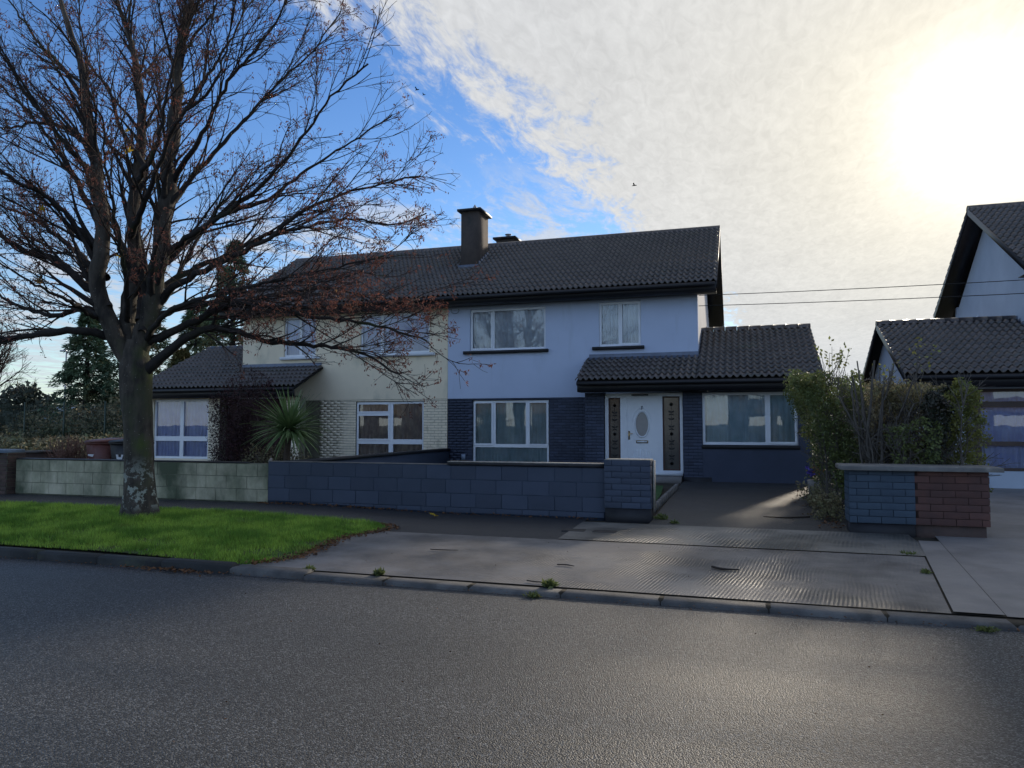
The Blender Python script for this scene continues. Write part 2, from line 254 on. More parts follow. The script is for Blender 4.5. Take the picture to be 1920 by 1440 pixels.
T = dict(
 render_blue=pmat('pale_blue_render', (.47, .54, .70), (.44, .51, .665), rough=.85, scale=1.2, c3=(.36, .42, .53), s3=2.2, lo3=.58, hi3=.85, stretch3=(1.5, 1, .25), bump=.002, bscale=60),
 render_cream=pmat('cream_render', (.80, .70, .53), (.72, .63, .48), rough=.88, scale=1.0, c3=(.36, .37, .29), s3=1.1, lo3=.56, hi3=.84, stretch3=(1, 1, .6), bump=.002, bscale=60),
 render_grey=pmat('grey_render', (.45, .52, .62), (.38, .44, .54), rough=.85, scale=.9),
 render_white=pmat('white_gable_render', (.6, .6, .62), (.5, .5, .52), rough=.85, scale=.9),
 navy=pmat('navy_paint', (.040, .052, .090), (.032, .043, .075), rough=.6, scale=2.0, bump=.003, bscale=50, objrand=.22),
 navy_joint=pmat('navy_joint', (.020, .026, .045), rough=.8, scale=6),
 navy_wall=pmat('slate_blue_block_paint', (.050, .066, .103), (.042, .057, .090), rough=.65, scale=2.2, bump=.004, bscale=45, objrand=.14),
 navy_wall_joint=pmat('slate_blue_joint', (.034, .052, .088), rough=.8, scale=6),
 plinth=pmat('black_plinth', (.012, .013, .018), (.018, .018, .022), rough=.6, scale=4, bump=.003, bscale=40),
 cream_brick=pmat('cream_painted_brick', (.80, .71, .55), (.70, .62, .49), rough=.75, scale=5, c3=(.22, .22, .15), s3=2.3, lo3=.6, hi3=.8, objrand=.06),
 cream_joint=pmat('dirty_brick_joint', (.22, .21, .15), (.13, .12, .09), rough=.9, scale=5),
 cream_block=pmat('algae_stained_block', (.66, .61, .46), (.44, .43, .30), rough=.85, scale=2.2, stretch=(1.6, 1, .5), c3=(.085, .105, .065), s3=.8, lo3=.36, hi3=.58, stretch3=(1, 1, .7), bump=.006, bscale=45, objrand=.10),
 cream_block_joint=pmat('block_joint', (.18, .19, .14), (.10, .11, .08), rough=.95, scale=6),
 brown_brick=pmat('brown_brick', (.095, .060, .050), (.065, .048, .044), rough=.85, scale=5, bump=.006, bscale=50, objrand=.2),
 red_brick=pmat('dusty_red_brick', (.115, .055, .046), (.085, .046, .042), rough=.8, scale=4, bump=.006, bscale=50, objrand=.16),
 red_joint=pmat('red_brick_joint', (.06, .035, .03), rough=.95, scale=6),
 bluegrey_brick=pmat('blue_grey_brick', (.052, .080, .115), (.042, .066, .098), rough=.75, scale=4, bump=.006, bscale=50, objrand=.08),
 coping=pmat('weathered_concrete_coping', (.17, .165, .155), (.10, .10, .10), rough=.75, scale=4, c3=(.30, .29, .27), s3=6, lo3=.6, hi3=.75, bump=.004, bscale=35),
 dark_coping=pmat('black_coping', (.014, .015, .02), (.03, .03, .034), rough=.55, scale=4, bump=.002),
 pale_edge=pmat('bare_mortar', (.42, .39, .34), (.28, .26, .23), rough=.9, scale=12, bump=.01, bscale=50),
 tile=pmat('dark_concrete_tile', (.062, .046, .041), (.030, .024, .023), rough=.44, scale=3, c3=(.040, .044, .026), s3=1.3, lo3=.60, hi3=.8, bump=.002, bscale=70, objrand=.30, spec=.95, rvar=.1),
 underlay=pmat('roof_underlay', (.012, .011, .011), rough=.9),
 fascia=pmat('black_fascia', (.012, .012, .017), (.009, .009, .012), rough=.5, scale=4),
 lead=pmat('lead_flashing', (.13, .15, .20), (.10, .115, .15), rough=.4, scale=6, metal=.3, bump=.004, bscale=14),
 upvc=pmat('white_upvc', (.72, .76, .82), (.66, .70, .77), rough=.3, scale=2, spec=.5),
 brownframe=pmat('brown_stained_frame', (.065, .042, .035), rough=.5, scale=3),
 chimney=pmat('brown_chimney_render', (.070, .055, .048), (.050, .040, .036), rough=.9, scale=3, c3=(.028, .03, .028), s3=2, lo3=.55, hi3=.75, bump=.005, bscale=50),
 glass=glass('window_glass', (.985, .99, .995), ior=1.9), dglass=glass('door_glass', (.12, .12, .13), 1.75, .02),
 frost=pmat('frosted_glass', (.30, .30, .30), (.26, .26, .27), rough=.22, scale=3, spec=.8), frostdark=pmat('dark_frosted_glass', (.105, .095, .085), (.075, .07, .066), rough=.12, scale=1.5, spec=1.0),
 net=pmat('net_curtain', (.80, .88, .95), (.64, .74, .84), rough=.9, scale=3, trans=.08),
 bluecurt=pmat('blue_net_curtain', (.52, .60, .86), (.40, .48, .80), rough=.9, scale=3, trans=.08),
 teal=pmat('teal_curtain', (.55, .70, .78), (.40, .56, .64), rough=.9, scale=3, trans=.08),
 peach=pmat('patterned_curtain', (.78, .70, .62), (.50, .43, .43), rough=.9, scale=9, stretch=(1, 1, .5), trans=.2),
 brass=pmat('brass', (.62, .42, .18), rough=.3, metal=1),
 dark=pmat('dark_motif', (.012, .012, .014), rough=.6),
 browndoor=pmat('dark_brown_panel', (.075, .036, .030), (.05, .026, .022), rough=.6, scale=5, stretch=(6, 1, .6)),
 road=asphalt('chip_asphalt', (.012, .0128, .0145), (.165, .172, .178), 115, .0065, .58),
 tarmac=asphalt('old_tarmac', (.018, .019, .021), (.12, .118, .115), 130, .005, .58),
 path=asphalt('footpath_tarmac', (.016, .017, .020), (.075, .076, .08), 160, .004, .62),
 slab=ribbed('ribbed_concrete', (.185, .175, .168), (.125, .118, .118), .036, .0018, (.055, .054, .056), .50, .16),
 strip=ribbed('ribbed_concrete_strip', (.19, .18, .16), (.13, .125, .115), .050, .0045, (.065, .065, .06), .52, .06),
 smooth=pmat('smooth_concrete', (.23, .215, .205), (.18, .17, .165), rough=.6, scale=1.3, c3=(.12, .115, .11), s3=.9, lo3=.5, hi3=.75, bump=.003, bscale=60, rvar=.08),
 kerb=pmat('kerb_concrete', (.12, .118, .115), (.065, .064, .066), rough=.75, scale=5, c3=(.045, .046, .045), s3=3, lo3=.5, hi3=.68, bump=.006, bscale=40, objrand=.12),
 kerb_dark=pmat('shaded_mossy_kerb', (.030, .032, .033), (.018, .02, .02), rough=.8, scale=5, c3=(.05, .06, .03), s3=2, lo3=.55, hi3=.7, bump=.008, bscale=30, objrand=.12),  # kerb along the lawn: shade painted into the colour, besides dirt and moss
 soil=pmat('soil', (.030, .024, .017), (.045, .036, .022), rough=.95, scale=4, bump=.02, bscale=15),
 turf=pmat('turf_soil', (.06, .10, .025), (.045, .06, .02), rough=.95, scale=5, c3=(.07, .05, .03), s3=1.6, lo3=.48, hi3=.6, bump=.02, bscale=20),
 grass=pmat('grass_blade', (.30, .45, .065), (.13, .26, .032), rough=.6, scale=2.4, lo=.42, hi=.58, island=.5, c3=(.34, .30, .10), s3=1.2, lo3=.6, hi3=.8, trans=.35),
 field=pmat('rough_field', (.07, .085, .035), (.05, .05, .028), rough=.95, scale=.05),
 bark=pmat('maple_bark', (.085, .072, .058), (.024, .021, .018), rough=.9, scale=7, stretch=(1, 1, .35), c3=(.05, .055, .03), s3=1.6, lo3=.56, hi3=.7, stretch3=(1, 1, .5), bump=.02, bscale=22, bstretch=(1, 1, .3)),
 limb=pmat('maple_limb_bark', (.030, .025, .022), (.017, .015, .015), rough=.9, scale=9, c3=(.035, .05, .016), s3=1.1, lo3=.58, hi3=.72, bump=.01, bscale=25),
 twig=pmat('maple_twig', (.050, .029, .025), (.036, .024, .022), rough=.85, scale=9),
 keys=pmat('dry_maple_keys', (.25, .095, .062), (.14, .06, .046), rough=.8, scale=3, island=.35, trans=.3),
 yleaf=pmat('yellow_leaf', (.55, .40, .035), (.42, .26, .03), rough=.7, scale=3, island=.2, trans=.4),
 deadleaf=pmat('dead_leaf', (.16, .075, .03), (.09, .045, .024), rough=.85, scale=3, island=.4),
 conifer=pmat('conifer_foliage', (.055, .10, .06), (.08, .12, .055), rough=.8, scale=1.0, c3=(.10, .085, .025), s3=.45, lo3=.55, hi3=.7, island=.35),
 hedge=pmat('privet_leaf', (.16, .19, .06), (.105, .13, .048), rough=.55, scale=2.2, island=.4, trans=.35),
 hedge2=pmat('autumn_hedge_leaf', (.26, .21, .12), (.18, .18, .09), rough=.7, scale=2.2, island=.4, trans=.3),
 hedge3=pmat('yellow_green_leaf', (.22, .22, .06), (.13, .16, .05), rough=.6, scale=3, island=.4, trans=.4),
 stem=pmat('grey_hedge_stem', (.13, .115, .10), (.08, .07, .062), rough=.9, scale=8),
 bramble=pmat('bramble_leaf', (.09, .12, .06), (.14, .12, .07), rough=.8, scale=.6, island=.4, c3=(.26, .20, .11), s3=.35, lo3=.5, hi3=.65),
 purple=pmat('purple_shrub_leaf', (.055, .020, .026), (.032, .016, .02), rough=.7, scale=3, island=.4, trans=.2),
 ivy=pmat('ivy_leaf', (.022, .035, .018), (.03, .02, .018), rough=.5, scale=3, island=.4),
 dry=pmat('dry_shrub', (.20, .11, .085), (.14, .08, .06), rough=.85, scale=4, island=.3),
 cordyline=pmat('cordyline_leaf', (.20, .29, .12), (.11, .18, .07), rough=.45, scale=3, island=.35, trans=.2),
 cordtrunk=pmat('cordyline_trunk', (.08, .06, .045), rough=.9, scale=8, bump=.01),
 fence=pmat('green_mesh_fence', (.015, .035, .022), rough=.5),
 binbrown=pmat('brown_plastic', (.13, .042, .034), rough=.5), binblack=pmat('black_plastic', (.012, .012, .014), rough=.5),
 sticker=pmat('white_sticker', (.7, .72, .75), rough=.5), cable=pmat('black_cable', (.012, .012, .012), rough=.6), bird=pmat('dark_bird', (.012, .011, .012), rough=.8),
 tank=pmat('far_building', (.16, .2, .24), rough=.7), bluecap=pmat('blue_grey_slab', (.13, .19, .27), (.10, .14, .19), rough=.6, scale=6), artgrass=pmat('garden_lawn', (.03, .09, .02), (.02, .06, .015), rough=.9, scale=8, bump=.02, bscale=60),
 pot=pmat('cowl_metal', (.30, .32, .36), rough=.35, metal=.7), terracotta=pmat('grey_pot', (.25, .23, .21), rough=.8), flower=pmat('orange_petal', (.7, .22, .04), rough=.6), flowerb=pmat('violet_petal', (.12, .08, .42), rough=.6),
 box=pmat('grey_vent_box', (.26, .32, .42), rough=.5), wood=pmat('stick', (.035, .026, .02), rough=.9), iron=pmat('cast_iron_cover', (.018, .018, .02), rough=.5, bump=.006, bscale=60),
 hill=pmat('far_hill', (.10, .14, .15), (.08, .11, .12), rough=1, scale=.02), treeline=pmat('far_tree', (.045, .06, .05), (.06, .065, .05), rough=1, scale=.2, island=.2), orange=pmat('autumn_tree_leaf', (.38, .19, .04), (.25, .14, .04), rough=.8, scale=.8, island=.3),
)

def sstep(a, b, x):
    t = np.clip((x-a)/(b-a), 0, 1); return t*t*(3-2*t)
def gz(x, y):
    x = np.asarray(x, float); y = np.asarray(y, float)
    z = np.interp(y, [6.70, 6.74, 11.5, 18.2, 24], [0, .045, .12, .25, .30])
    left = sstep(-4.6, -7.5, x)*np.interp(y, [6.74, 8.5, 11.5, 14], [.05, .09, .06, 0])
    return z+left*(y > 6.71)
def g1(x, y): return float(gz(x, y))

# ------------------------------------------------------------------ ground sheets
def sheet(name, x0, x1, y0, y1, mat, off=0., nx=30, ny=20, flat=None, parent=None, **k):
    f0 = x0 if callable(x0) else (lambda y: x0); f1 = x1 if callable(x1) else (lambda y: x1)
    ys = np.linspace(y0, y1, ny+1); V = []
    for y in ys:
        for t in np.linspace(0, 1, nx+1):
            x = f0(y)*(1-t)+f1(y)*t; V.append((x, y, (flat if flat is not None else g1(x, y))+off))
    F = [(j*(nx+1)+i, j*(nx+1)+i+1, (j+1)*(nx+1)+i+1, (j+1)*(nx+1)+i) for j in range(ny) for i in range(nx)]
    return obj(name, V, F, mat, parent, **k)
ST = dict(kind='structure')
# land: one sheet to the horizon, lower than the street
V = []; nr = 12; na = 48
for i in range(nr+1):
    r = 3 if i == 0 else 3*(2.05**i)*.9
    for a in range(na): V.append((r*math.cos(2*math.pi*a/na), 10+r*math.sin(2*math.pi*a/na), -.06))
F = [(i*na+a, i*na+(a+1) % na, (i+1)*na+(a+1) % na, (i+1)*na+a) for i in range(nr) for a in range(na)] + [tuple(range(na))]
obj('ground', V, F, T['field'], **ST)
sheet('road', -70, 50, -6.2, 6.71, T['road'], flat=0, **ST)
sheet('far_pavement', -70, 50, -9, -6.2, T['path'], flat=.06, **ST)
sheet('garden_ground', -40, 14, 11.5, 30, T['soil'], off=-.02, nx=60, ny=30, **ST)
sheet('verge_base', -40, 14, 6.74, 11.6, T['soil'], off=-.02, nx=60, ny=30, **ST)
lawn_r = lambda y: -5.12+.10*math.sin((y-6.9)*2.6)+.05*(y-6.9)-.45*max(0, 7.3-y)-1.2*max(0, y-9.75)
lawn = sheet('lawn_ground', -38, lawn_r, 6.93, 10.0, T['turf'], off=.012, nx=70, ny=12, **ST)
sheet('footpath', -38, -2.35, 9.55, 11.52, T['path'], off=.002, nx=60, ny=8, **ST)
sheet('crossing_slab', lambda y: lawn_r(y)-.25, lambda y: 1.62+.135*(y-6.9), 6.915, 9.5, T['slab'], off=.008, nx=50, ny=16, **ST)
sheet('footpath_strip', -2.35, 2.12, 9.52, 11.12, T['strip'], off=.016, nx=40, ny=8, **ST)
sheet('driveway', -1.36, 1.62, 11.1, 18.3, T['tarmac'], off=.010, nx=30, ny=20, **ST)
sheet('neighbour_driveway', lambda y: 2.02+.10*(y-6.9), 12, 6.93, 18.3, T['smooth'], off=.010, nx=30, ny=20, **ST)
sheet('joint_fill', 1.4, 2.3, 6.93, 10.8, T['soil'], off=.004, nx=2, ny=10, **ST)
k = thing('slab_edging', (1.9, 8.5, .06), 'long narrow concrete edging strip between the two driveway slabs', 'edging')
sheet('edging_strip', lambda y: 1.635+.135*(y-6.9), lambda y: 2.005+.10*(y-6.9), 6.93, 10.6, T['smooth'], off=.022, nx=3, ny=20, parent=k)
sheet('garden_lawn', -7.8, lambda y: -1.62+.08*math.sin(y), 11.8, 16.6, T['artgrass'], off=.05, nx=10, ny=20, **ST)
# kerbs: each stone its own piece
kb = tag(bpy.data.objects.new('kerb', None), kind='structure'); COL.objects.link(kb)
def bevbox(x0, x1, y0, y1, z0, z1, b=.015):
    V = [(x0, y0, z0), (x1, y0, z0), (x1, y1, z0), (x0, y1, z0), (x0, y0, z1-b), (x1, y0, z1-b), (x1, y1, z1-b), (x0, y1, z1-b),
         (x0+b, y0+b, z1), (x1-b, y0+b, z1), (x1-b, y1-b, z1), (x0+b, y1-b, z1)]
    F = [(0, 1, 5, 4), (1, 2, 6, 5), (2, 3, 7, 6), (3, 0, 4, 7), (4, 5, 9, 8), (5, 6, 10, 9), (6, 7, 11, 10), (7, 4, 8, 11), (8, 9, 10, 11)]
    return V, F
x = -30.
while x < 12:
    w = .915; h = .045 if x > -5.2 else (.105 if x < -6.1 else .075)
    if x > 1.6: h = .04
    V, F = bevbox(x+.004, x+w-.006, 6.70+random.uniform(-.006, .006), 6.905 if h < .1 else 6.85, -.05, h+random.uniform(-.004, .006), .02 if h < .1 else .025)
    if x < -5.2: V = [(a, b, c) for a, b, c in V]
    obj('kerb_stone', V, F, T['kerb_dark' if x < -5.6 else 'kerb'], kb); x += w
# kerb haunch gap filler
MB().box(-30, 12, 6.725, 6.935, -.05, .044).build('kerb_bed', T['soil'], kb)

# ------------------------------------------------------------------ bricks, blocks
def boxmesh(name, mat, b=.06):
    V, F = bevbox(0, 1, 0, 1, 0, 1, 0.0001); me_v = [(0, 0, 0), (1, 0, 0), (1, 1, 0), (0, 1, 0), (0, 0, 1), (1, 0, 1), (1, 1, 1), (0, 1, 1)]
    return mesh_np(name, me_v, BF, mat)
UNIT = {}
def courses(x0, x1, z0, z1, bw, bh, joint, holes=(), seed=0):
    rects = []; z = z0; row = 0; rr = random.Random(seed)
    while z < z1-.02:
        zt = min(z+bh-joint, z1)
        segs = [(x0, x1)]
        for h in holes:
            if h[2] < (z+zt)/2 < h[3]:
                ns = []
                for a, b in segs:
                    if h[1] <= a or h[0] >= b: ns.append((a, b)); continue
                    if h[0] > a: ns.append((a, h[0]))
                    if h[1] < b: ns.append((h[1], b))
                segs = ns
        for a, b in segs:
            s = a - (a % bw) - (bw/2 if row % 2 else 0)
            while s < b:
                p, q = max(s, a), min(s+bw-joint, b)
                if q-p > .03: rects.append((p, q, z, zt))
                s += bw
        z += bh; row += 1
    return rects
def lay(name, rects, y, depth, mat, parent, cap=300, key=None, jit=.002, axis='x', stuff_name=None):
    """rects (a,b,z0,z1) proud of plane y by depth (towards -Y, or +X for axis 'y')"""
    if key: rects = sorted(rects, key=key)
    ind, rest = rects[:cap], rects[cap:]
    def dims(r):
        j = random.uniform(-jit, jit)
        return ((r[0], y-depth+j, r[2]), (r[1]-r[0], depth, r[3]-r[2])) if axis == 'x' else ((y, r[0], r[2]), (depth+j, r[1]-r[0], r[3]-r[2]))
    if (name, mat.name) not in UNIT: UNIT[(name, mat.name)] = boxmesh(name, mat)
    for r in ind:
        l, s = dims(r); o = bpy.data.objects.new(name, UNIT[(name, mat.name)]); o.location = l; o.scale = s; link(o, parent)
    if rest:
        mb = MB()
        for r in rest:
            l, s = dims(r); mb.box(l[0], l[0]+s[0], l[1], l[1]+s[1], l[2], l[2]+s[2])
        mb.build(stuff_name or 'brickwork', mat, parent, kind='stuff')

# ------------------------------------------------------------------ roof tiles
TW, TL, TP = .30, .36, .315
def tile_np():
    us = np.linspace(0, 1, 13); pr = .047*np.clip(np.sin(us*4*np.pi-1.2)+.25, -.12, 1.25)
    V = []
    for u, p in zip(us, pr): V += [(u*TW, 0, .026+p), (u*TW, 0, .058+p), (u*TW, TL, .006+p)]
    F = []
    for i in range(12): a = 3*i; b = a+3; F += [(a, b, b+1, a+1), (a+1, b+1, b+2, a+2)]
    return np.array(V), np.array(F)
TV, TF = tile_np(); TMESH = mesh_np('tile', TV, TF, T['tile'], True)
def tiles(parent, x0, x1, y0, z0, ang, L, cap, sgn=1, key=None, skip=None):
    """rows of tiles from the eaves (y0,z0) rising at ang towards +Y*sgn"""
    c, s = math.cos(ang), math.sin(ang); n = max(1, round((x1-x0)/TW)); wx = (x1-x0)/n
    rows = math.ceil((L-TL)/TP)+1; pitch = (L-TL)/(rows-1)
    L_ = [(x0+i*wx, j) for j in range(rows) for i in range(n) if not (skip and skip(x0+i*wx, j))]
    if key: L_.sort(key=key)
    mats = []
    for (x, j) in L_:
        v = j*pitch; jz = random.uniform(-.003, .003)
        ix = x if sgn > 0 else x+wx
        M = Matrix(((sgn*wx/TW, 0, 0, ix), (0, sgn*c, -sgn*s, y0+sgn*(v*c)), (0, s, c, z0+v*s+jz), (0, 0, 0, 1)))
        mats.append(M)
    for M in mats[:cap]:
        o = bpy.data.objects.new('tile', TMESH); COL.objects.link(o); o.parent = parent; o.matrix_parent_inverse = Matrix.Identity(4)
        pw = WLOC.get(parent.name, Vector((0, 0, 0))); o.matrix_basis = Matrix.Translation(-pw) @ M
    rest = mats[cap:]
    if rest:
        A = np.array([np.array(M) for M in rest]); P = np.einsum('nij,kj->nki', A[:, :3, :3], TV)+A[:, None, :3, 3]
        k_ = len(TV); F = (TF[None]+(np.arange(len(rest))*k_)[:, None, None]).reshape(-1, 4)
        o = obj('tile_field', P.reshape(-1, 3), F, T['tile'], parent, True, kind='stuff')

# ------------------------------------------------------------------ houses
YF, YP = 19.2, 18.2
def curtain(parent, x0, x1, z0, z1, y, mat, folds=9, amp=.02, shape=None, name='curtain', fx=lambda x: x):
    n = max(24, int(folds*7)); m = 6; V = []; F = []
    for j in range(m+1):
        t = j/m; z = z1+(z0-z1)*t
        for i in range(n+1):
            u = i/n; x = x0+(x1-x0)*u
            if shape: x = shape(u, t, x0, x1)
            V.append((fx(x), y+amp*math.sin(u*folds*2*math.pi+.6*math.sin(u*9))*(1+.3*math.sin(u*31)), z))
    F = [(j*(n+1)+i, j*(n+1)+i+1, (j+1)*(n+1)+i+1, (j+1)*(n+1)+i) for j in range(m) for i in range(n)]
    return obj(name, V, F, mat, parent, True)
def window(house, fx, x0, x1, z0, z1, y, panes, fmat, sill=None, curt='net', fd=.07, bar=.062, sashes=(), folds=12):
    """frame plate with the panes cut out; pane rects are fractions of the opening"""
    W, H = x1-x0, z1-z0; P = []
    for a, b, c, d in panes: P.append((x0+bar*.75+a*(W-1.5*bar)+bar*.25, x0+bar*.75+b*(W-1.5*bar)-bar*.25, z0+bar*.9+c*(H-1.8*bar)+bar*.2, z0+bar*.9+d*(H-1.8*bar)-bar*.2))
    yf = y+.055
    w = MB(fx).plate(x0+.003, x1-.003, z0+.003, z1-.003, yf, yf+fd, P)
    for i in sashes:
        a, b, c, d = P[i]; q = .042
        w.plate(a-.035, b+.035, c-.035, d+.035, yf-.018, yf-.002, [(a+.012, b-.012, c+.012, d-.012)])
    w = w.build('window', fmat, house)
    for a, b, c, d in P:
        MB(fx).quad((a, yf+.03, c), (b, yf+.03, c), (b, yf+.03, d), (a, yf+.03, d)).build('pane', T['glass'], w)
    if sill:
        MB(fx).box(x0-.17, x1+.08, y-.09, y+.05, z0-.085, z0-.004).build('sill', sill, w)
    if curt:
        curtain(w, x0+.03, x1-.03, z0+.03, z1-.03, yf+.105, T[curt], folds, fx=fx)
    return w
def front_door(house, fx):
    x0, x1, z0, z1, y = -3.29, -1.37, .43, 2.40, YP+.10
    holes = [(-3.20, -2.90, .50, 2.30), (-2.74, -1.98, .47, 2.34), (-1.86, -1.44, .50, 2.32)]
    fr = MB(fx).plate(x0+.004, x1-.004, z0, z1, y, y+.08, holes).build('door_frame', T['upvc'], house)
    MB(fx).box(x0+.01, x1-.01, y-.06, y-.002, z0-.05, z0+.035).build('threshold', T['upvc'], fr)
    for k_, (a, b, c, d) in enumerate((holes[0], holes[2])):
        s = MB(fx).plate(a+.003, b-.003, c+.003, d-.003, y+.02, y+.07, [(a+.035, b-.035, c+.035, d-.035)]).build('side_light', T['browndoor'], house)
        MB(fx).quad((a+.03, y+.05, c+.03), (b-.03, y+.05, c+.03), (b-.03, y+.05, d-.03), (a+.03, y+.05, d-.03)).build('pane', T['frostdark'], s)
        # etched rose-and-leaf motif: stems, buds and paired leaves
        m = MB(fx); cx = (a+b)/2; yy = y+.044
        m.quad((cx-.004, yy, c+.1), (cx+.004, yy, c+.1), (cx+.004, yy, d-.15), (cx-.004, yy, d-.15))
        def leaf(px, pz, ang, l, w_):
            ca, sa = math.cos(ang), math.sin(ang)
            pts = [(0, 0), (l*.35, w_), (l*.75, w_*.7), (l, 0), (l*.75, -w_*.7), (l*.35, -w_)]
            m.quad(*[(px+u*ca-v*sa, yy-.001, pz+u*sa+v*ca) for u, v in pts])
        rows_ = np.linspace(c+.15, d-.22, 9)
        for i, zz in enumerate(rows_):
            if i % 4 == 0:
                for q in range(8): leaf(cx, zz+.02, q*math.pi/4, .05, .018)
            else:
                leaf(cx, zz, .55, .09, .022); leaf(cx, zz, math.pi-.55, .09, .022)
                if i % 2: leaf(cx, zz-.03, -.5, .07, .018); leaf(cx, zz-.03, math.pi+.5, .07, .018)
        m.build('etched_motif', T['dark'], s)
    a, b, c, d = holes[1]; cx, cz = (a+b)/2-.005, 1.63; yd = y+.015
    # slab with an oval light
    n = 40; ox, oz = .155, .30
    m = MB(fx); ring = [(cx+ox*math.cos(2*math.pi*i/n), cz+oz*math.sin(2*math.pi*i/n)) for i in range(n)]
    def edge(i):
        th = 2*math.pi*i/n; ux, uz = math.cos(th), math.sin(th); t = 1e9
        if ux > 1e-9: t = min(t, (b-cx)/ux)
        if ux < -1e-9: t = min(t, (a-cx)/ux)
        if uz > 1e-9: t = min(t, (d-cz)/uz)
        if uz < -1e-9: t = min(t, (c-cz)/uz)
        return (cx+ux*t, cz+uz*t)
    E_ = [edge(i) for i in range(n)]
    for i in range(n):
        j = (i+1) % n; m.quad((ring[i][0], yd, ring[i][1]), (E_[i][0], yd, E_[i][1]), (E_[j][0], yd, E_[j][1]), (ring[j][0], yd, ring[j][1]))
        if abs(E_[i][0]-E_[j][0]) > 1e-6 and abs(E_[i][1]-E_[j][1]) > 1e-6:
            cxx = a if E_[i][0] < cx else b; czz = c if E_[i][1] < cz else d
            m.quad((E_[i][0], yd, E_[i][1]), (cxx, yd, czz), (E_[j][0], yd, E_[j][1]))
    m.box(a, b, yd+.002, yd+.04, c, c+.6)
    door = m.build('front_door', T['upvc'], house)
    def ring_tube(rx, rz, w_, h_, name, a0=0, a1=2*math.pi, cz_=cz):
        m = MB(fx); k_ = 36; closed = a1-a0 > 6.2
        for i in range(k_):
            t0, t1 = a0+(a1-a0)*i/k_, a0+(a1-a0)*(i+1)/k_
            P_ = []
            for t_ in (t0, t1):
                co, si = math.cos(t_), math.sin(t_)
                P_.append([(cx+(rx-w_)*co, yd-.001, cz_+(rz-w_)*si), (cx+rx*co-.5*w_*co, yd-h_, cz_+(rz-.5*w_)*si), (cx+(rx)*co, yd-.001, cz_+rz*si)])
            m.quad(P_[0][0], P_[1][0], P_[1][1], P_[0][1]); m.quad(P_[0][1], P_[1][1], P_[1][2], P_[0][2])
        return m.build(name, T['upvc'], door, True)
    ring_tube(ox+.045, oz+.045, .05, .022, 'oval_trim'); ring_tube(ox+.10, oz+.10, .018, .008, 'moulding', .15, math.pi-.15); ring_tube(ox+.11, oz+.20, .018, .008, 'moulding', math.pi+.9, 2*math.pi-.9)
    MB(fx).quad(*[(p, yd+.012, q) for p, q in ring]).build('oval_pane', T['frost'], door)
    MB(fx).box(cx-.145, cx+.145, yd-.012, yd-.001, 1.165, 1.235).build('letter_box', T['brass'], door)
    MB(fx).box(cx-.125, cx+.125, yd-.018, yd-.013, 1.182, 1.218).build('letter_flap', T['upvc'], door)
    for i in range(6): MB(fx).box(cx-.20+i*.08-.012, cx-.20+i*.08+.012, yd-.006, yd-.001, .52, 1.02-.02*abs(i-2.5)).build('groove_bead', T['upvc'], door)
    h = MB(fx); h.box(a+.035, a+.07, yd-.012, yd-.001, 1.25, 1.47); h.cyl((a+.052, yd-.05, 1.40), (a+.15, yd-.05, 1.40), .009); h.cyl((a+.052, yd-.005, 1.40), (a+.052, yd-.05, 1.40), .01); h.build('handle', T['brass'], door)
    k_ = MB(fx); k_.cyl((cx, yd-.001, 2.07), (cx, yd-.03, 2.07), .022, .018, 12); k_.box(cx-.012, cx+.012, yd-.035, yd-.031, 2.00, 2.07); k_.build('knocker', T['pot'], door)
    MB(fx).box(-2.6, -2.2, YP-.02, YP+.06, 2.345, 2.375).build('porch_light_bar', T['dark'], house)
    return door

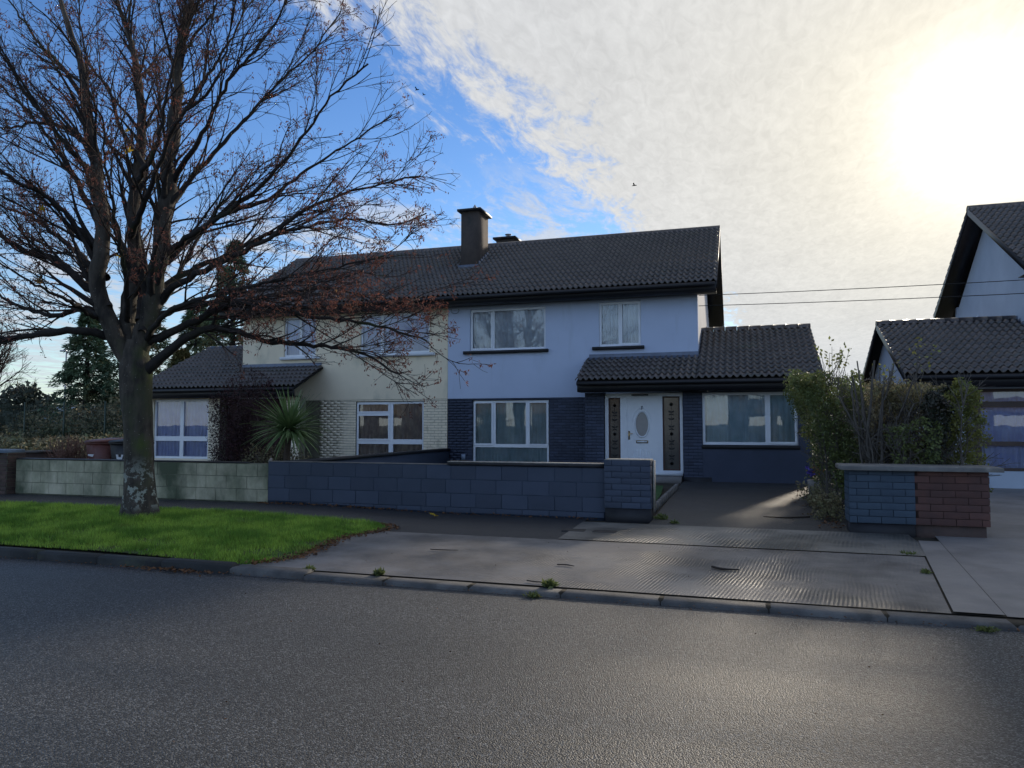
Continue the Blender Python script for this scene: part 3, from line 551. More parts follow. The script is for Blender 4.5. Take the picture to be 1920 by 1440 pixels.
def house(name, fx, c, label, cat='house'):
    """one half of the semi-detached pair, written for the blue half; fx places or mirrors it"""
    X0, X1 = -7.94, -1.03
    ext = c.get('ext', 1.54); vext = c.get('vext', 1.80)
    base = (fx((X0+X1)/2), 22.5, .28); h = thing(name, base, label, cat)
    key = lambda f: (lambda r: f(r))
    # ---- main front wall: render above, brick panel below
    up = c['upper']; gf = c['ground']
    upper = MB(fx).plate(X0+.004, X1, 2.36, 5.02, YF, YF+.25, [w_['rect'] for w_ in up]).build('upper_wall', c['render'], h)
    lower = MB(fx).plate(X0+.004, X1-.004, .05, 2.356, YF+.012, YF+.25, [w_['rect'] for w_ in gf]).build('lower_wall', c['joint'], h)
    if c.get('bricks', True):
        rects = courses(X0+.01, -3.80, .22, 2.345, .225, .0775, .010, [w_['rect'] for w_ in gf])
        R1 = [tuple(r) for r in rects]
        side = sorted(R1, key=lambda r: -r[0])
        lay('brick', [(min(fx(r[0]), fx(r[1])), max(fx(r[0]), fx(r[1])), r[2], r[3]) for r in R1], YF+.012, .014, c['brick'], lower, 220, key=c.get('brickkey'))
    # gable wall and the rest of the shell (party side left open against its neighbour)
    g = MB(fx); yb = 26.3
    zr = 7.42
    g.add([(X1, YF+.252, .05), (X1, yb, .05), (X1, yb, 5.0), (X1, 22.75, zr), (X1, YF+.252, 5.35)], [(0, 1, 2, 3, 4)])
    g.add([(X1-.25, YF+.252, .05), (X1-.25, yb, .05), (X1-.25, yb, 5.0), (X1-.25, 22.75, zr), (X1-.25, YF+.252, 5.35)], [(4, 3, 2, 1, 0)])
    gw = g.build('gable_wall', c['gable'], h)
    MB(fx).box(X0, X1-.004, yb-.25, yb-.004, .05, 5.33).build('rear_wall', c['gable'], h)
    # small gable window
    if c.get('gablewin', True):
        q = MB(fx); q.box(X1+.003, X1+.03, 23.9, 24.35, 3.75, 4.75); q = q.build('gable_window', T['upvc'], h)
        MB(fx).box(X1+.031, X1+.036, 23.95, 24.3, 3.8, 4.7).build('pane', T['glass'], q)
    # ---- porch and side extension
    zE = 2.425
    hp = (-3.29, -1.37, .43, 2.40); hw = c['extwin']['rect']
    pier_l = MB(fx).plate(-3.78, -3.294, .10, zE, YP+.012, YP+.3, []).build('porch_pier', c['joint'], h)
    prx = c.get('prx', -1.366)
    pier_r = MB(fx).plate(prx, hw[0]-.0+c.get('pr', 0), .10, zE, YP+.012, YP+.3, []).build('porch_pier', c['joint'], h)
    if c.get('bricks', True):
        for pp, (a, b) in ((pier_l, (-3.775, -3.30)), (pier_r, (prx+.006, hw[0]-.005))):
            rr_ = courses(a, b, .33, 2.42, .225, .0775, .010)
            lay('brick', [(min(fx(r[0]), fx(r[1])), max(fx(r[0]), fx(r[1])), r[2], r[3]) for r in rr_], YP+.012, .014, c['brick'], pp, 80)
    MB(fx).box(-3.80, -3.29, YP-.015, YP+.01, .08, .32).build('plinth', c['plinth'], pier_l)
    MB(fx).box(prx-.004, hw[0]+.2, YP-.015, YP+.01, .08, .36).build('plinth', c['plinth'], pier_r)
    ew = MB(fx).plate(hw[0], ext, .05, zE, YP+.004, YP+.25, [hw]); ew.box(ext-.25, ext, YP+.254, 24.2, .05, 2.45)
    # ext gable triangle
    ew.add([(ext, YP+.1, 2.45), (ext, 24.2, 2.45), (ext, 21, 4.10), (ext-.22, YP+.1, 2.45), (ext-.22, 24.2, 2.45), (ext-.22, 21, 4.10)], [(0, 1, 2), (5, 4, 3), (0, 2, 5, 3), (1, 4, 5, 2)])
    ew.box(X1+.01, ext-.254, 23.95, 24.2, .05, 2.63)
    ewo = ew.build('extension_wall', c['extmat'], h)
    MB(fx).box(-1.36, -3.29, YP+.19, YP+1.0, 2.402, 2.42).build('porch_ceiling', T['upvc'], h)
    st = MB(fx).box(-3.27, -1.40, YP-.32, YP+.09, .17, .37).build('doorstep', T['smooth'], h)
    if c.get('door', True): front_door(h, fx)
    else: MB(fx).box(-3.29, prx, YP+.3, YP+.35, .3, 2.4).build('front_door', T['browndoor'], h)
    # ---- windows
    for w_ in up: window(h, fx, *w_['rect'], YF, w_['panes'], c['frame_u'], w_.get('sill', c['sill']), w_.get('curt', 'net'), sashes=w_.get('sash', ()))
    for w_ in gf: window(h, fx, *w_['rect'], YF, w_['panes'], c['frame'], None, w_.get('curt', 'net'), sashes=w_.get('sash', ()))
    w_ = c['extwin']; window(h, fx, *w_['rect'], YP, w_['panes'], c['frame'], None, w_.get('curt', 'net'), sashes=w_.get('sash', ()), folds=16)
    if c.get('extsill', True): MB(fx).box(hw[0]-.02, hw[1]+.03, YP-.03, YP+.003, hw[2]-.09, hw[2]-.004).build('window_ledge', c['plinth'], h)
    # ---- main roof
    a = R(30.5); vx = -.53; ye, ze = 18.68, 5.175; L_ = 4.07/math.cos(a); rows = L_-.03
    ca, sa = math.cos(a), math.sin(a)
    def slab(mb, xa, xb, y0, z0, ang, length, th=.06, sgn=1, lift=0):
        co, si = math.cos(ang), math.sin(ang)
        P0 = (y0, z0+lift); P1 = (y0+sgn*co*length, z0+si*length+lift)
        mb.hexa([(xa, P0[0], P0[1]-th), (xb, P0[0], P0[1]-th), (xb, P1[0], P1[1]-th), (xa, P1[0], P1[1]-th), (xa, P0[0], P0[1]), (xb, P0[0], P0[1]), (xb, P1[0], P1[1]), (xa, P1[0], P1[1])])
        return mb
    r = MB(fx); slab(r, X0, vx-.04, ye+.02, ze-.01, a, L_); slab(r, X0, vx-.04, 2*22.75-ye-.02, ze-.01, a, L_, sgn=-1)
    roof = r.build('roof', T['underlay'], h)
    xa, xb = sorted((fx(X0), fx(vx)))
    tk = c.get('tilekey')
    tiles(roof, xa, xb, ye, ze, a, rows, c.get('cap_main', 60), key=tk)
    tiles(roof, xa, xb, 2*22.75-ye, ze, a, rows, 0, sgn=-1)
    rd = MB(fx); n = round((vx-X0)/.33)
    for i in range(n):
        p, q = X0+(vx-X0)*i/n, X0+(vx-X0)*(i+1)/n-.0005
        zc = 7.62
        pts = [(-.13, -.075), (-.09, .01), (-.03, .045), (.03, .045), (.09, .01), (.13, -.075)]
        rd.add([(p, 22.75+u, zc+v) for u, v in pts]+[(q, 22.75+u, zc+v) for u, v in pts], [(k_, k_+1, 7+k_, 6+k_) for k_ in range(5)]+[tuple(range(6)), tuple(range(6, 12))[::-1]])
    rd.build('ridge_tiles', T['tile'], roof, kind='stuff')
    # fascia, soffit, gutter, verge boards
    f = MB(fx); f.box(X0, vx-.02, ye-.005, ye+.025, 4.955, 5.165); f.box(X0, vx-.02, ye+.027, YF-.002, 4.955, 4.975); f.build('fascia', T['fascia'], h)
    gt = MB(fx).cyl((X0, ye-.07, 5.12), (vx-.05, ye-.07, 5.12), .055, n=10).build('gutter', T['fascia'], h, smooth=True)
    v = MB(fx)
    for sg in (1, -1):
        y0 = ye if sg > 0 else 2*22.75-ye
        for dx in (0,):
            v.hexa([(vx-.035, y0, ze-.17), (vx-.0, y0, ze-.17), (vx-.0, 22.75, ze-.17+4.07*math.tan(a)), (vx-.035, 22.75, ze-.17+4.07*math.tan(a)),
                    (vx-.035, y0, ze+.02), (vx-.0, y0, ze+.02), (vx-.0, 22.75, ze+.02+4.07*math.tan(a)), (vx-.035, 22.75, ze+.02+4.07*math.tan(a))])
            v.hexa([(X1, y0, ze-.17), (vx-.037, y0, ze-.17), (vx-.037, 22.75, ze-.17+4.07*math.tan(a)), (X1, 22.75, ze-.17+4.07*math.tan(a)),
                    (X1, y0, ze-.15), (vx-.037, y0, ze-.15), (vx-.037, 22.75, ze-.15+4.07*math.tan(a)), (X1, 22.75, ze-.15+4.07*math.tan(a))])
    v.build('verge_board', c['verge'], h)
    # ---- lower roof over porch and extension
    b = R(25.2); ye2, ze2 = 17.75, 2.70; Lp = (YF-ye2)/math.cos(b); Le = (21-ye2)/math.cos(b)
    r = MB(fx); slab(r, -3.90, X1+.02, ye2+.02, ze2-.01, b, Lp); slab(r, X1+.022, vext-.03, ye2+.02, ze2-.01, b, Le); slab(r, X1+.022, vext-.03, 42-ye2, ze2-.01, b, Le, sgn=-1)
    low = r.build('lower_roof', T['underlay'], h)
    xa, xb = sorted((fx(-3.93), fx(X1)))
    tiles(low, xa, xb, ye2, ze2, b, Lp-.05, c.get('cap_porch', 60), key=tk)
    xa, xb = sorted((fx(X1+.01), fx(vext)))
    tiles(low, xa, xb, ye2, ze2, b, Le-.03, c.get('cap_ext', 160), key=tk)
    tiles(low, xa, xb, 42-ye2, ze2, b, Le-.03, 0, sgn=-1)
    rd = MB(fx); n = round((vext-X1)/.33)
    for i in range(n):
        p, q = X1+.01+(vext-X1-.01)*i/n, X1+(vext-X1)*(i+1)/n-.0005; zc = ze2+3.25*math.tan(b)+.075
        pts = [(-.12, -.075), (-.08, .01), (0, .04), (.08, .01), (.12, -.075)]
        rd.add([(p, 21+u, zc+v_) for u, v_ in pts]+[(q, 21+u, zc+v_) for u, v_ in pts], [(k_, k_+1, 6+k_, 5+k_) for k_ in range(4)]+[tuple(range(5)), tuple(range(5, 10))[::-1]])
    rd.build('ridge_tiles', T['tile'], low, kind='stuff')
    f = MB(fx); f.box(-3.88, vext-.03, ye2-.005, ye2+.03, 2.435, 2.665); f.box(-3.88, vext-.03, ye2+.032, YP-.001, 2.43, 2.447); f.build('porch_fascia', T['fascia'], h)
    MB(fx).cyl((-3.88, ye2-.06, 2.635), (vext-.05, ye2-.06, 2.635), .05, n=10).build('porch_gutter', T['fascia'], h, smooth=True)
    v = MB(fx)
    for sg in (1, -1):
        y0 = ye2 if sg > 0 else 42-ye2
        v.hexa([(vext-.033, y0, ze2-.14), (vext, y0, ze2-.14), (vext, 21, ze2-.14+3.25*math.tan(b)), (vext-.033, 21, ze2-.14+3.25*math.tan(b)),
                (vext-.033, y0, ze2+.03), (vext, y0, ze2+.03), (vext, 21, ze2+.03+3.25*math.tan(b)), (vext-.033, 21, ze2+.03+3.25*math.tan(b))])
    v.build('extension_verge', c.get('verge2', T['fascia']), h)
    # lead flashing over the porch roof
    fl = MB(fx); n = 26
    for i in range(n):
        p, q = -3.86+(X1+3.86)*i/n, -3.86+(X1+3.86)*(i+1)/n
        w1, w2 = .012*math.sin(i*2.1), .012*math.sin((i+1)*2.1)
        fl.quad((p, YF-.012, 3.50), (q, YF-.012, 3.50), (q, YF-.03, 3.41), (p, YF-.03, 3.41))
        fl.quad((p, YF-.03, 3.41), (q, YF-.03, 3.41), (q, YF-.21, 3.335+w2), (p, YF-.21, 3.335+w1))
    fl.build('flashing', T['lead'], h)
    # stepped soakers where the extension roof meets the gable
    fl = MB(fx)
    for i in range(9): y0 = YF+.06+i*.2; z0 = ze2+(y0-ye2)*math.tan(b); fl.box(X1+.002, X1+.02, y0, y0+.21, z0+.02, z0+.15)
    fl.build('soaker', T['lead'], h)
    return h

tk_blue = lambda t: (t[0]-0)**2*0 + (-t[0]) * .6 + t[1]*.45
sash2 = [(0, .285, 0, 1), (.31, 1, 0, 1)]
blue = dict(render=T['render_blue'], brick=T['navy'], joint=T['navy_joint'], gable=T['render_white'], extmat=T['navy'], plinth=T['plinth'], frame=T['upvc'], frame_u=T['upvc'], sill=T['plinth'], verge=T['fascia'],
    upper=[dict(rect=(-7.276, -5.065, 3.69, 4.87), panes=sash2, sash=(0,), curt='net'), dict(rect=(-3.595, -2.475, 3.695, 4.89), panes=[(0, .47, 0, 1), (.53, 1, 0, 1)], sash=(1,), curt='net')],
    ground=[dict(rect=(-7.185, -4.985, .50, 2.30), panes=[(0, .25, .31, 1), (.285, .715, .31, 1), (.75, 1, .31, 1), (0, 1, 0, .27)], sash=(0, 2), curt='teal')],
    extwin=dict(rect=(-.905, 1.25, 1.14, 2.395), panes=[(0, .68, 0, 1), (.715, 1, 0, 1)], sash=(1,), curt='teal'),
    tilekey=lambda t: -t[0]*.6+t[1]*.45, brickkey=lambda r: -r[0], cap_main=60, cap_porch=80, cap_ext=150)
idf = lambda x: x
H1 = house('blue_house', idf, blue, 'pale blue rendered half of the semi-detached pair with navy brickwork and a white front door')
# extras on the blue house
MB().box(-7.50, -7.39, YF-.05, YF-.002, .64, .80).build('vent_box', T['box'], H1)
# chimney on the ridge side of the front slope
def chimney(house_, x0, x1, y0, y1, zb, zt, metal=True):
    ch = MB().box(x0, x1, y0, y1, zb, zt).build('chimney', T['chimney'], house_)
    cp = MB(); cp.hexa([(x0-.10, y0-.10, zt+.003), (x1+.10, y0-.10, zt+.003), (x1+.10, y1+.10, zt+.003), (x0-.10, y1+.10, zt+.003), (x0-.10, y0-.10, zt+.07), (x1+.10, y0-.10, zt+.07), (x1+.10, y1+.10, zt+.07), (x0-.10, y1+.10, zt+.07)])
    cp.hexa([(x0-.07, y0-.07, zt+.071), (x1+.07, y0-.07, zt+.071), (x1+.07, y1+.07, zt+.071), (x0-.07, y1+.07, zt+.071), (x0+.15, y0+.2, zt+.13), (x1-.15, y0+.2, zt+.13), (x1-.15, y1-.2, zt+.13), (x0+.15, y1-.2, zt+.13)])
    cp.build('chimney_cap', T['fascia'], ch)
    cx, cy = (x0+x1)/2, (y0+y1)/2
    if metal:
        p = MB().cyl((cx, cy, zt+.13), (cx, cy, zt+.19), .11, .10, 14); p.cyl((cx, cy, zt+.19), (cx, cy, zt+.34), .10, .008, 14); p.build('cowl', T['pot'], ch)
    else:
        p = MB().cyl((cx, cy, zt+.13), (cx, cy, zt+.20), .10, .09, 12); p.cyl((cx, cy, zt+.25), (cx, cy, zt+.265), .12, .12, 12)
        for q in range(4): p.cyl((cx+.08*math.cos(q*1.57), cy+.08*math.sin(q*1.57), zt+.20), (cx+.08*math.cos(q*1.57), cy+.08*math.sin(q*1.57), zt+.25), .008, n=4)
        p.build('cowl', T['pot'], ch)
    return ch
c1 = chimney(H1, -8.20, -7.63, 20.85, 21.75, 5.8, 8.22)
fl = MB(); fl.box(-8.24, -7.59, 20.70, 20.845, 6.40, 6.52); fl.build('chimney_flashing', T['lead'], c1)
fl = MB()
for i in range(5): y0 = 20.86+i*.18; z0 = 5.175+(y0-18.68)*math.tan(R(30.5)); fl.box(-7.628, -7.60, y0, y0+.19, z0+.03, z0+.20)
fl.build('chimney_flashing', T['lead'], c1)
chimney(H1, -8.18, -7.55, 24.2, 25.0, 6.0, 8.17, False)
# cable loop under the eaves
k = MB(); pts = [(-7.86+.02+.12*(1+math.cos(t)), YF-.015, 4.86+.085*math.sin(t)) for t in np.linspace(2.6, 6.8, 16)]
for p, q in zip(pts[:-1], pts[1:]): k.cyl(p, q, .006, n=5)
k.build('cable_loop', T['cable'], H1)

mir = lambda x: -15.88-x
cream = dict(render=T['render_cream'], brick=T['cream_brick'], joint=T['cream_joint'], gable=T['render_cream'], extmat=T['render_cream'], plinth=T['cream_joint'], frame=T['upvc'], frame_u=T['upvc'], sill=T['upvc'], verge=T['fascia'],
    upper=[dict(rect=(-7.375, -5.14, 3.69, 4.88), panes=[(0, .68, 0, 1), (.71, 1, 0, .72), (.71, 1, .76, 1)], curt='bluecurt'), dict(rect=(-3.635, -2.51, 3.69, 4.90), panes=[(0, .47, 0, 1), (.53, 1, 0, 1)], curt='bluecurt')],
    ground=[dict(rect=(-7.20, -5.02, .52, 2.30), panes=[(0, .46, .37, 1), (.51, 1, .37, .80), (.51, 1, .85, 1), (0, .46, 0, .30), (.51, 1, 0, .30)], sash=(1, 2), curt='peach')],
    extwin=dict(rect=(-.62, 1.42, .60, 2.40), panes=[(0, .47, .36, 1), (.52, 1, .36, 1), (0, .47, 0, .29), (.52, 1, 0, .29)], curt='bluecurt'),
    tilekey=lambda t: -t[0]*.3+t[1]*.45, brickkey=lambda r: -r[1], cap_main=150, cap_porch=40, cap_ext=100, door=False, gablewin=False, extsill=False, prx=-1.03)
H2 = house('cream_house', mir, cream, 'cream rendered house behind the street tree, joined to the left side of the blue one')
nbx = lambda x: 5.52-x
nb = dict(render=T['render_grey'], brick=T['navy'], joint=T['render_grey'], gable=T['render_grey'], extmat=T['render_grey'], plinth=T['plinth'], frame=T['brownframe'], frame_u=T['brownframe'], sill=T['plinth'], verge=T['fascia'], bricks=False,
    upper=[dict(rect=(-3.595, -2.475, 3.69, 4.89), panes=[(0, .47, 0, 1), (.53, 1, 0, 1)])], ground=[],
    extwin=dict(rect=(-1.0, .86, .62, 2.40), panes=[(0, .86, .34, .80), (.90, 1, .34, .80), (0, .86, .86, 1), (0, .86, 0, .30), (.90, 1, 0, .30)], curt='bluecurt'),
    tilekey=lambda t: t[0]*.6+t[1]*.3, cap_main=120, cap_porch=20, cap_ext=160, ext=1.86, vext=2.12, gablewin=True, door=False, extsill=False)
H3 = house('grey_house', nbx, nb, 'grey house at the right edge with brown window frames, cut off by the frame')
# phone wires
for nm, p0, p1, sag, lab in (('phone_wire', (-1.0, 19.14, 4.93), (22, 18.3, 5.3), .22, 'upper of two black overhead wires crossing between the houses'), ('phone_wire', (-1.0, 19.14, 4.66), (22, 18.5, 4.95), .22, 'lower of two black overhead wires crossing between the houses')):
    m = MB(); P_ = []
    for t in np.linspace(0, 1, 30): P_.append((p0[0]+(p1[0]-p0[0])*t, p0[1]+(p1[1]-p0[1])*t, p0[2]+(p1[2]-p0[2])*t-sag*4*t*(1-t)))
    for p, q in zip(P_[:-1], P_[1:]): m.cyl(p, q, .009, n=5, caps=False)
    tag(m.build(nm, T['cable']), lab, 'wire', 'overhead wires')

# ------------------------------------------------------------------ garden walls and pillars
def block_wall(name, x0, x1, y, zt, mat, joint, label, cat='wall', bw=.45, bh=.232, thick=.15, seed=0, cap=None, bot=None):
    w = thing(name, ((x0+x1)/2, y+thick/2, g1((x0+x1)/2, y)), label, cat)
    m = MB(); n = max(2, int((x1-x0)/.6))
    for i in range(n):
        a, b = x0+(x1-x0)*i/n, x0+(x1-x0)*(i+1)/n; za, zb = g1(a, y)-.08, g1(b, y)-.08
        m.hexa([(a, y, za), (b, y, zb), (b, y+thick, zb), (a, y+thick, za), (a, y, zt), (b, y, zt), (b, y+thick, zt), (a, y+thick, zt)])
    core = m.build('wall_core', joint, w)
    rects = []; z = zt-bh; row = 0; rr = random.Random(seed)
    while z > -.12:
        a = x0-(bw/2 if row % 2 else 0)+seed*.13
        a = x0 if a > x0 else a
        s = a
        while s < x1:
            p, q = max(s, x0), min(s+bw-.010, x1)
            if q-p > .04: rects.append((p, q, max(z, g1((p+q)/2, y)+.03), z+bh-.010))
            s += bw
        z -= bh; row += 1
    rects = [r for r in rects if r[3]-r[2] > .02]
    lay('block', rects, y, .005, mat, w, 300, jit=.0015)
    return w
w = block_wall('garden_wall', -14.43, -8.29, YW := 11.5, .90, T['cream_block'], T['cream_block_joint'], 'low pale block wall streaked with green algae, standing behind the tree trunk', bw=.455)
m = MB()
for a, b in ((-14.43, -8.75),): m.box(a, b, YW-.01, YW+.17, .903, .925)
m.build('wall_cap', T['dark_coping'], w)
w = block_wall('garden_wall', -8.285, -2.075, YW, .935, T['navy_wall'], T['navy_wall_joint'], 'long low slate blue block wall in front of the blue house', seed=1)
MB().box(-4.74, -2.09, YW-.035, YW+.19, .94, .985).build('wall_cap', T['dark_coping'], w)
MB().box(-4.745, -2.085, YW-.02, YW+.20, .988, 1.0).build('cap_render', T['pale_edge'], w)
MB().box(-8.28, -4.75, YW+.004, YW+.146, .937, .95).build('wall_top', T['coping'], w)
# wall between the two front gardens
w = thing('dividing_wall', (-8.1, 15.3, .2), 'dark dividing wall running back between the cream and blue front gardens', 'wall')
MB().hexa([(-8.35, 11.66, 0), (-8.2, 11.66, 0), (-7.87, 19.18, 0), (-8.02, 19.18, 0), (-8.35, 11.66, .86), (-8.2, 11.66, .86), (-7.87, 19.18, .90), (-8.02, 19.18, .90)]).build('wall_core', T['navy_wall'], w)
MB().hexa([(-8.38, 11.66, .862), (-8.17, 11.66, .862), (-7.84, 19.18, .902), (-8.05, 19.18, .902), (-8.38, 11.66, .925), (-8.17, 11.66, .925), (-7.84, 19.18, .965), (-8.05, 19.18, .965)]).build('wall_cap', T['dark_coping'], w)
# small cap stones on the junction
tag(MB().cyl((-8.3, 11.56, .925), (-8.3, 11.6, 1.0), .045, .02, 7).build('loose_stone', T['terracotta'], None), 'small brown stone lying on the wall end where the cream and blue walls meet', 'stone')

def pillar(name, x0, x1, y0, y1, zb, zt, parts_, label, plinth=None, cap=None, bw=.30, bh=.094):
    """brick pillar: parts_ = [(xa, xb, brick material, joint material)]"""
    w = thing(name, ((x0+x1)/2, (y0+y1)/2, g1((x0+x1)/2, y0)), label, 'pillar')
    for a, b, bm, jm in parts_:
        core = MB().box(a+(.008 if a == x0 else .001), b-(.010 if b == x1 else .001), y0+.008, y1-.01, zb, zt).build('pillar_core', jm, w)
        lay('brick', courses(a, b, zb, zt, bw, bh, .008, seed=3), y0+.008, .012, bm, core, 300, jit=.003)
        if b == x1: lay('brick', courses(y0+.0, y1, zb, zt, bw, bh, .008, seed=5), b-.010, .012, bm, core, 300, axis='y', jit=.003)
        if a == x0: lay('brick', courses(y0+.0, y1, zb, zt, bw, bh, .008, seed=5), a-.004, .012, bm, core, 300, axis='y', jit=.003)
    return w
p = pillar('gate_pillar', -2.07, -1.35, 11.42, 11.80, .32, 1.06, [(-2.07, -1.35, T['navy_wall'], T['navy_wall_joint'])], 'navy brick gate pillar without a coping at the left of the driveway')
MB().box(-2.06, -1.355, 11.425, 11.8, .0, .318).build('plinth', T['plinth'], p)
MB().box(-2.065, -1.355, 11.43, 11.79, 1.062, 1.072).build('mortar_top', T['pale_edge'], p)
MB().box(-1.338, -1.318, 11.60, 11.80, .30, 1.05).build('mortar_side', T['pale_edge'], p)
p = pillar('boundary_pillar', 1.40, 3.09, 11.10, 11.55, .27, .985, [(1.40, 2.215, T['bluegrey_brick'], T['navy_wall_joint']), (2.215, 3.09, T['red_brick'], T['red_joint'])], 'wide boundary pillar, half blue-grey and half dull red brick, under one coping slab')
MB().box(1.405, 2.21, 11.115, 11.5, .0, .268).build('plinth', T['plinth'], p)
MB().box(2.212, 3.05, 11.13, 11.5, .0, .268).build('plinth', T['brown_brick'], p)
V, F = bevbox(1.30, 3.24, 11.0, 11.72, .99, 1.052, .012); obj('coping_slab', V, F, T['coping'], p)
p = pillar('boundary_pillar', -15.9, -14.50, 11.35, 11.75, .10, 1.03, [(-15.9, -14.50, T['brown_brick'], T['cream_block_joint'])], 'dark brown brick pillar at the left edge with a blue-grey slab on top', bw=.225, bh=.08)
V, F = bevbox(-16.0, -14.62, 11.27, 11.83, 1.035, 1.10, .012); obj('coping_slab', V, F, T['bluecap'], p)
# low garden wall behind it
w = thing('rear_garden_wall', (-15.4, 12.9, .2), 'low brown wall seen between the left pillar and the dry shrub', 'wall')
MB().hexa([(-15.6, 12.4, 0), (-15.45, 12.4, 0), (-15.25, 13.4, 0), (-15.4, 13.4, 0), (-15.6, 12.4, .98), (-15.45, 12.4, .98), (-15.25, 13.4, .98), (-15.4, 13.4, .98)]).build('wall_core', T['brown_brick'], w)
MB().hexa([(-15.63, 12.4, .982), (-15.42, 12.4, .982), (-15.22, 13.4, .982), (-15.43, 13.4, .982), (-15.63, 12.4, 1.03), (-15.42, 12.4, 1.03), (-15.22, 13.4, 1.03), (-15.43, 13.4, 1.03)]).build('wall_cap', T['coping'], w)

# ------------------------------------------------------------------ vegetation tools
def tubes(P, Rr, sides):
    """P (N,K,3), Rr (N,K) -> verts, quads of N open tubes"""
    N_, K, _ = P.shape
    Tn = np.empty_like(P); Tn[:, 1:-1] = P[:, 2:]-P[:, :-2]; Tn[:, 0] = P[:, 1]-P[:, 0]; Tn[:, -1] = P[:, -1]-P[:, -2]
    Tn /= np.linalg.norm(Tn, axis=2, keepdims=True)+1e-9
    ref = np.tile(np.array([.31, .77, .13]), (N_, K, 1)); U = np.cross(Tn, ref); U /= np.linalg.norm(U, axis=2, keepdims=True)+1e-9; W = np.cross(Tn, U)
    a = np.arange(sides)*2*np.pi/sides
    V = P[:, :, None]+Rr[:, :, None, None]*(U[:, :, None]*np.cos(a)[None, None, :, None]+W[:, :, None]*np.sin(a)[None, None, :, None])
    b = (np.arange(N_)[:, None, None]*K+np.arange(K-1)[None, :, None])*sides; i = np.arange(sides)[None, None, :]; j = (i+1) % sides
    F = np.stack([b+i, b+j, b+sides+j, b+sides+i], -1).reshape(-1, 4)
    return V.reshape(-1, 3), F
def merge(L_):
    n = 0; VV = []; FF = []
    for V, F in L_: VV.append(V); FF.append(F+n); n += len(V)
    return np.concatenate(VV), np.concatenate(FF)
def resample(pts, rs, K, wob=0., g=rng):
    pts = np.asarray(pts, float); d = np.r_[0, np.cumsum(np.linalg.norm(np.diff(pts, axis=0), axis=1))]
    t = np.linspace(0, d[-1], K); n = len(pts)
    # catmull-rom through the points
    out = np.empty((K, 3))
    for k_, tt in enumerate(t):
        i = min(np.searchsorted(d, tt, side='right')-1, n-2); u = (tt-d[i])/max(d[i+1]-d[i], 1e-6)
        p0 = pts[max(i-1, 0)]; p1 = pts[i]; p2 = pts[i+1]; p3 = pts[min(i+2, n-1)]
        out[k_] = .5*((2*p1)+(-p0+p2)*u+(2*p0-5*p1+4*p2-p3)*u*u+(-p0+3*p1-3*p2+p3)*u**3)
    if wob: out[1:-1] += g.normal(0, wob, (K-2, 3))
    return out, np.interp(t/d[-1], np.linspace(0, 1, len(rs)), rs)
def unit(v): return v/(np.linalg.norm(v, axis=-1, keepdims=True)+1e-9)
def grow(P, Rr, n_per_m, lmin, lmax, K, ang=(.5, 1.0), t0=.12, curl=.12, upb=.12, rk=.5, rend=.004, g=rng, endbias=0., center=None, outb=0.):
    """children along parents P (N,K,3): returns polylines and radii"""
    seg = np.linalg.norm(np.diff(P, axis=1), axis=2).sum(1); cnt = np.maximum(1, g.poisson(seg*n_per_m))
    idx = np.repeat(np.arange(len(P)), cnt); M_ = len(idx)
    t = t0+(1-t0)*g.random(M_)**(1-endbias); f = t*(P.shape[1]-1); i = np.minimum(f.astype(int), P.shape[1]-2); u = (f-i)[:, None]
    S = P[idx, i]*(1-u)+P[idx, i+1]*u; tan = unit(P[idx, i+1]-P[idx, i]); rp = Rr[idx, i]*(1-u[:, 0])+Rr[idx, i+1]*u[:, 0]
    q = unit(np.cross(tan, unit(g.normal(size=(M_, 3))))); an = g.uniform(*ang, M_)[:, None]
    D = unit(tan*np.cos(an)+q*np.sin(an)+np.array([0, 0, upb]))
    if center is not None: D = unit(D+outb*unit((S-center)*np.array([1, 1, .3])))
    ln = (g.uniform(lmin, lmax, M_)*(1.15-.55*t))[:, None]
    pts = [S]; d = D
    bend = g.normal(0, curl, (M_, 3))+np.array([0, 0, upb*.35])
    for k_ in range(1, K):
        d = unit(d+bend*(1.6/K)*2+g.normal(0, curl*.55, (M_, 3))); pts.append(pts[-1]+d*ln/(K-1))
    Pc = np.stack(pts, 1); r0 = np.minimum(rp*rk, rp*.9); r0 = np.maximum(r0, rend*1.4)
    Rc = r0[:, None]+(rend-r0)[:, None]*np.linspace(0, 1, K)[None]**.8
    return Pc, Rc
def leaves(P, size, aspect=.6, g=rng, droop=0., dirs=None, fold=False):
    """one rhombic leaf per point"""
    n = len(P); a = unit(g.normal(size=(n, 3))) if dirs is None else unit(dirs+g.normal(0, .35, (n, 3)))
    if droop: a = unit(a+np.array([0, 0, -droop]))
    b = unit(np.cross(a, unit(g.normal(size=(n, 3))))); s = np.asarray(size)*g.uniform(.6, 1.3, n)[:, None]
    V = np.stack([P, P+a*s*.45+b*s*aspect*.5, P+a*s, P+a*s*.5-b*s*aspect*.5], 1).reshape(-1, 3)
    return V, np.arange(4*n).reshape(n, 4)

